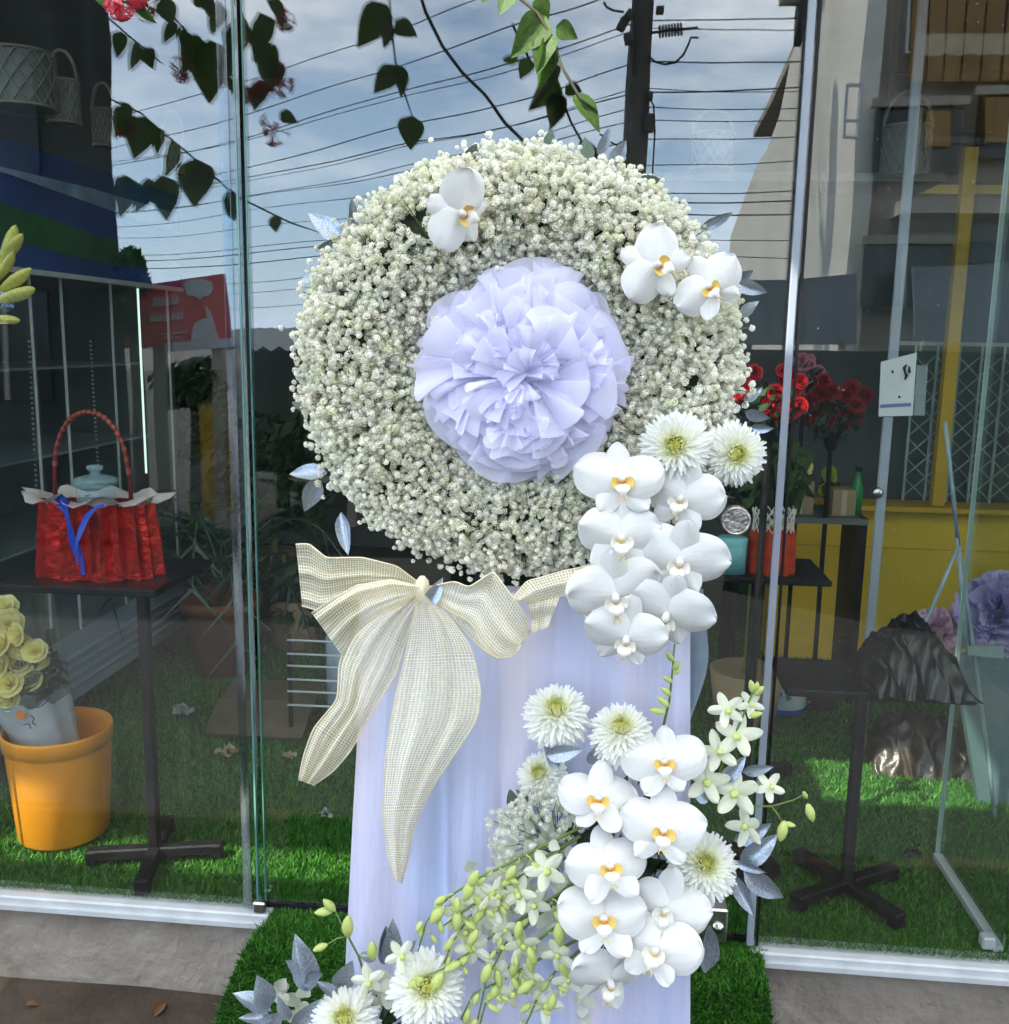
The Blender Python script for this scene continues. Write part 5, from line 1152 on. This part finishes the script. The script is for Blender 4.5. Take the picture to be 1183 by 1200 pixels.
# ================================================================== LOWER SPRAY
YS = -.73
t = thing('flower_spray', V(PY(740, 1180, YS)), 'lower spray of white orchids, chrysanthemums and green dendrobium buds on the stand', 'flower spray'); SPR = t
for a in ((779, 893, YS-.03, 100, 6, -2, 8, 1), (701, 936, YS-.05, 104, -2, 6, 4, 3), (776, 972, YS-.07, 112, -8, -2, 6, 1), (713, 1016, YS-.09, 108, 6, 6, 2, 1), (707, 1076, YS-.10, 112, 2, 6, 4, 3), (780, 1066, YS-.06, 104, -10, -10, -4, 2), (770, 1112, YS-.10, 112, -10, -4, -10, 2), (713, 1145, YS-.10, 104, -18, 14, -34, 0)):
    orchid(SPR, *a[:8])
mum(SPR, 652, 835, YS+.02, 47, -.05, .75, 0); mum(SPR, 728, 856, YS+.0, 45, 0, .8, 1); mum(SPR, 634, 908, YS+.05, 36, -.4, .5, 2); mum(SPR, 826, 1014, YS-.01, 50, .15, .25, 1, 1.0); mum(SPR, 500, 1158, YS-.06, 53, 0, .15, 2); mum(SPR, 404, 1196, YS-.05, 47, -.1, .3, 0)
for x0, y0, x1, y1, k, fc, Y in ((655, 900, 640, 875, 2, .4, YS), (640, 885, 682, 880, 0, .2, YS-.01), (690, 895, 712, 872, 2, .5, YS+.0), (860, 985, 905, 970, 0, .5, YS+.02), (868, 1012, 912, 982, 0, .3, YS+.01), (860, 1008, 900, 1018, 1, .8, YS), (872, 1020, 920, 1058, 0, .3, YS), (858, 1022, 886, 1070, 1, .4, YS), (830, 940, 812, 920, 2, .3, YS), (845, 915, 875, 890, 0, .4, YS), (870, 905, 908, 896, 1, .3, YS+.01), (828, 1140, 822, 1075, 1, .6, YS+.03),
    (362, 1160, 350, 1102, 0, .2, YS-.03), (372, 1155, 338, 1125, 2, .5, YS-.02), (355, 1160, 384, 1140, 1, -.3, YS-.03), (396, 1160, 412, 1130, 2, .2, YS), (395, 1170, 375, 1150, 0, .5, YS-.02), (318, 1185, 276, 1162, 0, .3, YS-.02), (315, 1182, 303, 1146, 2, .2, YS-.03), (322, 1195, 280, 1196, 1, .3, YS-.03), (340, 1195, 325, 1172, 0, -.4, YS-.04), (452, 1130, 448, 1078, 1, .3, YS+.02), (458, 1125, 462, 1084, 0, .2, YS+.01), (440, 1125, 420, 1118, 2, .4, YS), (470, 1120, 486, 1106, 0, .3, YS), (590, 1095, 575, 1085, 1, .4, YS), (625, 1080, 612, 1092, 0, -.4, YS), (560, 1125, 590, 1112, 1, .4, YS), (345, 1205, 372, 1178, 0, .2, YS-.04), (300, 1215, 330, 1190, 2, .3, YS-.03)):
    leaf(SPR, x0, y0, x1, y1, Y, k, fc, dy=-.01)
leaf(SPR, 602, 948, 598, 925, YS+.03, 0, .3, 'eucalyptus_leaf', GL); leaf(SPR, 620, 940, 605, 925, YS+.03, 0, .9, 'eucalyptus_leaf', GL)
# white hydrangea-like petals and loose gypsophila
Cs, Ns, Ts = [], [], []
for cxp, cyp, rx, ry, n in ((640, 945, 42, 26, 120), (600, 985, 28, 30, 90), (655, 965, 30, 20, 50), (588, 962, 18, 16, 30), (705, 1160, 20, 12, 0)):
    for _ in range(n):
        a = rng.uniform(0, 6.28); r_ = math.sqrt(rng.uniform(0, 1)); Cs.append(PY(cxp+rx*r_*math.cos(a), cyp+ry*r_*math.sin(a), YS+rng.normal(.0, .018))); q = np.array([0, -1, .3])+rng.normal(0, .5, 3); Ns.append(q/np.linalg.norm(q)); Ts.append(np.array([.9, .9, .84])*rng.uniform(.92, 1.04))
florets('gypsophila', np.array(Cs), np.array(Ns), rng.uniform(.0036, .0055, len(Cs)), np.clip(np.array(Ts), 0, 1), t)
b = MB()
for c in Cs[::5]: b.tube([PY(655, 1000, YS+.03), np.array(c)*.6+PY(640, 985, YS+.02)*.4, c], .0006, 3)
part('fine_stems', b, mat('gyp_stem', (.10, .14, .05), .6, .3, 40), t, kind='stuff')
HYD = mat('hydrangea_petal', (.72, .74, .60), .5, .08, 20, trans=.35); HM = leaf_mesh('hydrangea_petal', HYD, 1, .95, .15, .2)
for cxp, cyp, rx, ry, n in ((640, 1000, 50, 30, 48), (600, 1040, 44, 34, 34), (560, 1075, 36, 30, 16), (640, 1090, 30, 24, 14), (455, 1165, 26, 20, 12), (342, 1170, 26, 18, 16), (660, 1035, 16, 12, 8), (690, 1180, 20, 14, 8)):
    for _ in range(n):
        x, y = cxp+rng.normal(0, rx*.5), cyp+rng.normal(0, ry*.5); a = rng.uniform(0, 6.28); l = rng.uniform(12, 19)
        leaf(SPR, x, y, x+l*math.cos(a), y+l*math.sin(a), YS+rng.normal(0, .012), 0, rng.normal(0, .5), 'white_petal', HM, dy=rng.normal(0, .008))
# dendrobium sprays: stems, buds on pedicels, half open blooms
BUDM = MB().lathe([(0, -.02), (.12, .05), (.22, .3), (.24, .5), (.17, .78), (.05, .97), (0, 1.0)], (0, 0, 0), 9, wob=lambda w, z: .10*math.sin(w*3)).mesh('bud', BUD, True)
def star_kit(seed):
    K_ = []
    for i, a in enumerate((0, 72, 144, 216, 288)): K_.append(sheet_petal('bloom_petal', .56, .15, R_(a), .3, -.10 if i % 2 else .12, .02, DEND, 0, .3, .9, seed*7+i))
    return K_
STARS = [star_kit(3), star_kit(5)]
lipb = MB(); lipb.lathe([(0, 0), (.06, .06), (.10, .16), (.05, .22), (0, .2)], (0, -.05, 0), 9); LIPD = lipb.mesh('bloom', mat('bloom_throat', (.55, .62, .18), .5, .2, 20), True)
def bloom(px, py, Y, wpx, tx, ty, roll, k):
    c = PY(px, py, Y); s_ = wpx*np.linalg.norm(PY(px+1, py, Y)-PY(px, py, Y)); n_ = V(tocam(c)); n_ = Matrix.Rotation(R_(tx), 3, 'Z')@n_; xx = n_.cross(Vector((0, 0, 1))).normalized(); n_ = Matrix.Rotation(R_(ty), 3, xx)@n_
    M_ = basis(n_, Matrix.Rotation(R_(roll), 3, n_)@Vector((0, 0, 1)), c, s_); o = part('dendrobium_bloom', LIPD, None, SPR, M=M_)
    for me in STARS[k]: part('bloom_petal', me, None, o, M=M_@Matrix.Rotation(rng.normal(0, .12), 4, 'X')@Matrix.Rotation(rng.normal(0, .12), 4, 'Y'))
def bud(x0, y0, x1, y1, Y, pedi=None):
    a, e = V(PY(x0, y0, Y)), V(PY(x1, y1, Y-.004)); d = e-a; n_ = d.orthogonal(); M_ = Matrix.Identity(4); z_ = d.normalized(); x_ = n_.normalized(); y_ = z_.cross(x_); l = d.length*1.08
    for i in range(3): M_[i][0] = x_[i]*l; M_[i][1] = y_[i]*l; M_[i][2] = z_[i]*l; M_[i][3] = a[i]
    o = part('bud', BUDM, None, SPR, M=M_)
    if pedi: m_ = ((pedi[0]+x0)/2+(y0-pedi[1])*.18, (pedi[1]+y0)/2-abs(x0-pedi[0])*.15); part('pedicel', MB().tube([PY(*pedi, Y+.002), PY(*m_, Y), PY(x0, y0, Y)], .0012, 5), BUD, o, True)
def stem(pts, Y0, Y1, r0_=.0026, r1_=.0012):
    k = len(pts); part('stem', MB().tube([PY(x, y, Y0+(Y1-Y0)*i/(k-1)) for i, (x, y) in enumerate(pts)], [r0_+(r1_-r0_)*i/(k-1) for i in range(k)], 6), STEMG, SPR, True)
STM = [([(690, 965), (650, 985), (610, 1005), (560, 1030), (535, 1045), (515, 1062), (500, 1080), (490, 1115)], 9), ([(700, 1010), (660, 1045), (615, 1075), (580, 1095), (545, 1120), (520, 1135), (498, 1145)], 8), ([(705, 1030), (650, 1060), (610, 1085), (590, 1110), (570, 1150), (560, 1195)], 7), ([(700, 1090), (640, 1120), (590, 1148), (555, 1165), (540, 1195)], 6), ([(690, 1105), (650, 1140), (630, 1170), (615, 1205)], 6), ([(680, 980), (630, 1010), (580, 1050), (550, 1075), (530, 1105), (520, 1130)], 10), ([(690, 1060), (640, 1095), (600, 1130), (570, 1175), (560, 1210)], 9), ([(640, 1010), (590, 1050), (555, 1060), (520, 1085)], 7)]
for pts, nb in STM:
    stem(pts, YS-.02, YS-.075); P = resample(pts, 30)
    for i in range(nb):
        k = int(8+i*20/nb+rng.uniform(0, 2)); k = min(k, 29); x, y = P[k]; s_ = 1 if i % 2 else -1; l = rng.uniform(15, 25)*(1-.2*i/nb); a = R_(90)+s_*R_(rng.uniform(15, 70)); px, py = x+rng.uniform(5, 14)*math.cos(a)*1.1, y+rng.uniform(2, 12)
        bud(px, py, px+l*math.cos(a)*.7, py+l*abs(math.sin(a))*.95, YS-.05-.02*i/nb, (x, y))
for x0, y0, x1, y1 in ((523, 1050, 510, 1060), (520, 1062, 506, 1082), (537, 1052, 536, 1070), (537, 1068, 535, 1090), (555, 1032, 545, 1055), (495, 1080, 488, 1092), (515, 1078, 519, 1094), (550, 1040, 560, 1022), (497, 1146, 478, 1157), (520, 1140, 505, 1162), (540, 1128, 522, 1138), (655, 1082, 657, 1108), (610, 1080, 606, 1100), (620, 1110, 628, 1130), (560, 1090, 550, 1108), (605, 1120, 606, 1134), (625, 1150, 608, 1164), (650, 1165, 645, 1184), (575, 1130, 566, 1152)):
    bud(x0, y0, x1, y1, YS-.07)
for x, y, w, tx, ty, rl, k in ((566, 1062, 52, -20, -25, 160, 0), (580, 1050, 40, 25, -30, 120, 1), (545, 1092, 40, 20, -35, 190, 0), (625, 1150, 44, -15, -40, 170, 1), (600, 1165, 40, 25, -30, 200, 0), (640, 1020, 46, 10, 5, 20, 1), (608, 1048, 40, -20, -10, 60, 0), (590, 1090, 32, 20, -30, 140, 1), (655, 1120, 38, -15, -30, 175, 0), (535, 1070, 36, 10, -20, 150, 1), (555, 1112, 40, -10, -25, 170, 0), (612, 1110, 40, 15, -20, 150, 1), (585, 1140, 38, -15, -30, 190, 1), (640, 1178, 42, 10, -30, 180, 0), (625, 1060, 40, 0, -5, 40, 1), (665, 1150, 34, 10, -20, 160, 1), (470, 1120, 34, 10, -10, 30, 0)):
    bloom(x, y, YS-.055, w, tx, ty, rl, k)
# left hand sprig and upright sprig of buds
stem([(430, 1150), (420, 1120), (405, 1092), (393, 1068)], YS-.02, YS-.03, .0022); stem([(405, 1098), (395, 1100), (382, 1108)], YS-.03, YS-.035, .0015, .001)
for q in ((393, 1068, 380, 1055, None), (390, 1068, 370, 1070, None), (408, 1098, 408, 1075, None), (384, 1107, 368, 1114, None), (438, 1125, 436, 1105, (425, 1120))): bud(*q[:4], YS-.035, q[4])
bloom(432, 1150, YS-.04, 36, 0, -20, 10, 0)
stem([(778, 850), (785, 820), (788, 790), (791, 755)], YS-.0, YS-.02, .002)
for q in ((786, 815, 776, 806), (788, 800, 778, 793), (790, 775, 782, 765), (789, 785, 797, 775), (780, 835, 763, 832), (784, 828, 772, 818), (790, 790, 799, 785)): bud(*q, YS-.015)
stem([(835, 930), (850, 890), (862, 860), (875, 830), (885, 805)], YS+.0, YS-.01, .0022); stem([(845, 935), (870, 945), (905, 945), (930, 938), (945, 930)], YS, YS-.02, .002, .001); stem([(905, 945), (912, 955), (918, 965)], YS-.01, YS-.015, .0014, .001)
for q in ((884, 812, 880, 798), (885, 815, 895, 805), (878, 840, 893, 836), (946, 936, 942, 928), (947, 942, 953, 962), (920, 962, 915, 985), (918, 965, 932, 968), (886, 812, 888, 800)): bud(*q, YS-.015)
for x, y, w, tx, ty, rl, k in ((852, 832, 40, 15, 5, 20, 0), (865, 862, 52, -10, 8, 0, 1), (842, 880, 46, 10, 10, 15, 0), (828, 915, 50, 10, 0, -10, 1), (862, 928, 56, -10, 0, 10, 0), (875, 970, 44, -25, -15, 170, 1), (902, 922, 34, 25, 15, 30, 0), (880, 825, 30, 0, 0, 40, 1)):
    bloom(x, y, YS-.01, w, tx, ty, rl, k)
b = MB(); leafcloud(b, PY(735, 1020, YS+.045), (.11, .02, .16), 260, .02); part('foliage', b, DKLEAF, t, kind='stuff')
b = MB(); leafcloud(b, PY(440, 1190, YS+.03), (.10, .02, .05), 120, .02); part('foliage', b, DKLEAF, t, kind='stuff')

# ================================================================== CREEPER HANGING FROM THE CANOPY
VL = [leaf_mesh('vine_leaf', VLEAF, 1, .62, .18, .3, heart=True), leaf_mesh('vine_leaf', VLEAF, 1, .5, .3, .5), leaf_mesh('vine_leaf', VLEAF, 1, .75, .12, .15, heart=True)]
FLW = mat('creeper_flower', (.72, .07, .10), .5, .3, 20, trans=.2); FLWB = mat('creeper_bud', (.75, .72, .42), .5, .2, 20)
def vine(label, D, stems, leaves, flowers=(), mirrored=True):
    F_ = PR if mirrored else (lambda x, y, d: PY(x, y, -d))
    x, y = stems[0][0]; t = thing('creeper_vine', V(F_(x, y, D)), label, 'vine', None)
    for s_ in stems:
        P = [F_(x, y, D+.01*math.sin(i)) for i, (x, y) in enumerate(s_)]; 
        part('stem', MB().tube(P, [.0028]*(len(P)-1)+[.0015], 6), mat('vine_stem', (.06, .06, .03), .8, .3, 30), t, True)
    for i, (x, y, ang, l) in enumerate(leaves):
        a = V(F_(x, y, D)); a_ = R_(ang); e = V(F_(x+l*math.sin(a_), y-l*math.cos(a_), D-.012 if i % 2 else D+.012)); d = e-a; n_ = Vector((rng.normal(0, .4), -1, rng.normal(.25, .3))); n_ = n_-d*(n_.dot(d)/d.length_squared)
        part('leaf', VL[i % 3], None, t, M=basis(n_, d, a, d.length))
    for x, y, r_ in flowers:
        c = V(F_(x, y, D)); b = MB(); s_ = r_*np.linalg.norm(F_(x+1, y, D)-F_(x, y, D))
        for k in range(16):
            d = Vector(rng.normal(0, 1, 3)); d.z -= .5; d.normalize(); e = c+d*s_; b.tube([c, c+d*s_*.6, e], [.0012, .0013, .0016], 4); o_ = d.orthogonal().normalized()
            for q in range(5):
                w_ = Matrix.Rotation(q*1.2566, 3, d)@o_; w2 = d.cross(w_); b.add([e, e+w_*.008+w2*.004, e+w_*.014, e+w_*.008-w2*.004], [(0, 1, 2, 3)])
        part('flower_cluster', b, FLW, t)
    return t
vine('short creeper strand of paired leaves dangling in line above the wreath', .8, [[(450, -60), (455, 0), (460, 50), (463, 75), (472, 105), (483, 138)]], [(452, 2, 215, 62), (445, 5, 170, 40), (462, 20, 130, 34), (462, 74, 215, 44), (464, 73, 165, 42), (482, 134, 184, 42), (458, 30, 205, 26)])
vine('bushy creeper strand with hanging leaves and red flowers by the dark house edge', .85, [[(100, -40), (125, 20), (150, 42), (175, 62), (190, 75)], [(165, -40), (200, 15), (225, 45), (240, 50)], [(255, -40), (280, 10), (295, 60), (320, 90)]], [(140, 36, 185, 34), (155, 48, 175, 40), (168, 55, 155, 30), (200, 22, 190, 34), (216, 30, 180, 34), (245, 46, 178, 78), (232, 40, 200, 52), (258, 0, 190, 46), (225, -10, 120, 34), (300, 10, 180, 64), (285, 20, 200, 50), (300, 50, 160, 60), (320, 66, 190, 46), (308, -5, 140, 46), (268, 30, 170, 40), (190, -5, 160, 40), (240, -20, 170, 40), (300, 90, 185, 40)], [(213, 82, 14), (322, 92, 20), (170, 5, 18), (330, 20, 12)])
vine('long creeper strand trailing diagonally with broad leaves and one red flower cluster', .9, [[(95, 95), (135, 118), (165, 132), (190, 155), (215, 175), (245, 202), (280, 232), (315, 250), (340, 262), (372, 272)]], [(145, 122, 190, 42), (142, 118, 150, 30), (168, 136, 190, 52), (182, 150, 170, 36), (200, 162, 180, 48), (228, 185, 180, 60), (238, 190, 200, 36), (272, 222, 178, 42), (148, 205, 185, 52), (188, 205, 170, 58), (175, 208, 195, 44), (318, 252, 170, 22), (325, 130, 120, 26)], [(318, 150, 18), (148, 150, 10)])
v_ = vine('bright green creeper leaves hanging close to the glass above the wreath', .2, [[(575, -60), (600, -10), (630, 15), (645, 40), (650, 75)], [(640, 30), (660, 80), (680, 115), (700, 130)]], [(640, 18, 220, 62), (640, 40, 180, 64), (600, -10, 210, 30), (632, -5, 165, 36), (672, 112, 135, 48), (652, 30, 120, 30), (645, 38, 200, 50), (585, -10, 250, 26)], mirrored=False)
vine('pink and white creeper flowers hanging in front of the dark pane', .3, [[(90, -50), (120, -20), (140, 0), (165, 8)]], [(112, -14, 150, 26), (160, -2, 150, 36)], [(140, 6, 15), (160, -2, 9)], mirrored=False)
# a few dry leaves on the ground
DRY = mat('dry_leaf', (.16, .08, .035), .8, .3, 20); DL = leaf_mesh('fallen_leaf', DRY, 1, .5, .5, .4)
for x, y, a, l, lab in ((180, 1192, 10, .05, 'curled dry brown leaf on the dark ground by the plinth'), (30, 1178, 70, .03, 'tiny dry leaf at the foot of the concrete plinth')):
    q = PZ(x, y, GZ+.012); tag(link('fallen_leaf', DL, None, basis((.3, -.3, 1), (math.sin(R_(a)), math.cos(R_(a)), .25), q, l)), lab, 'leaf')
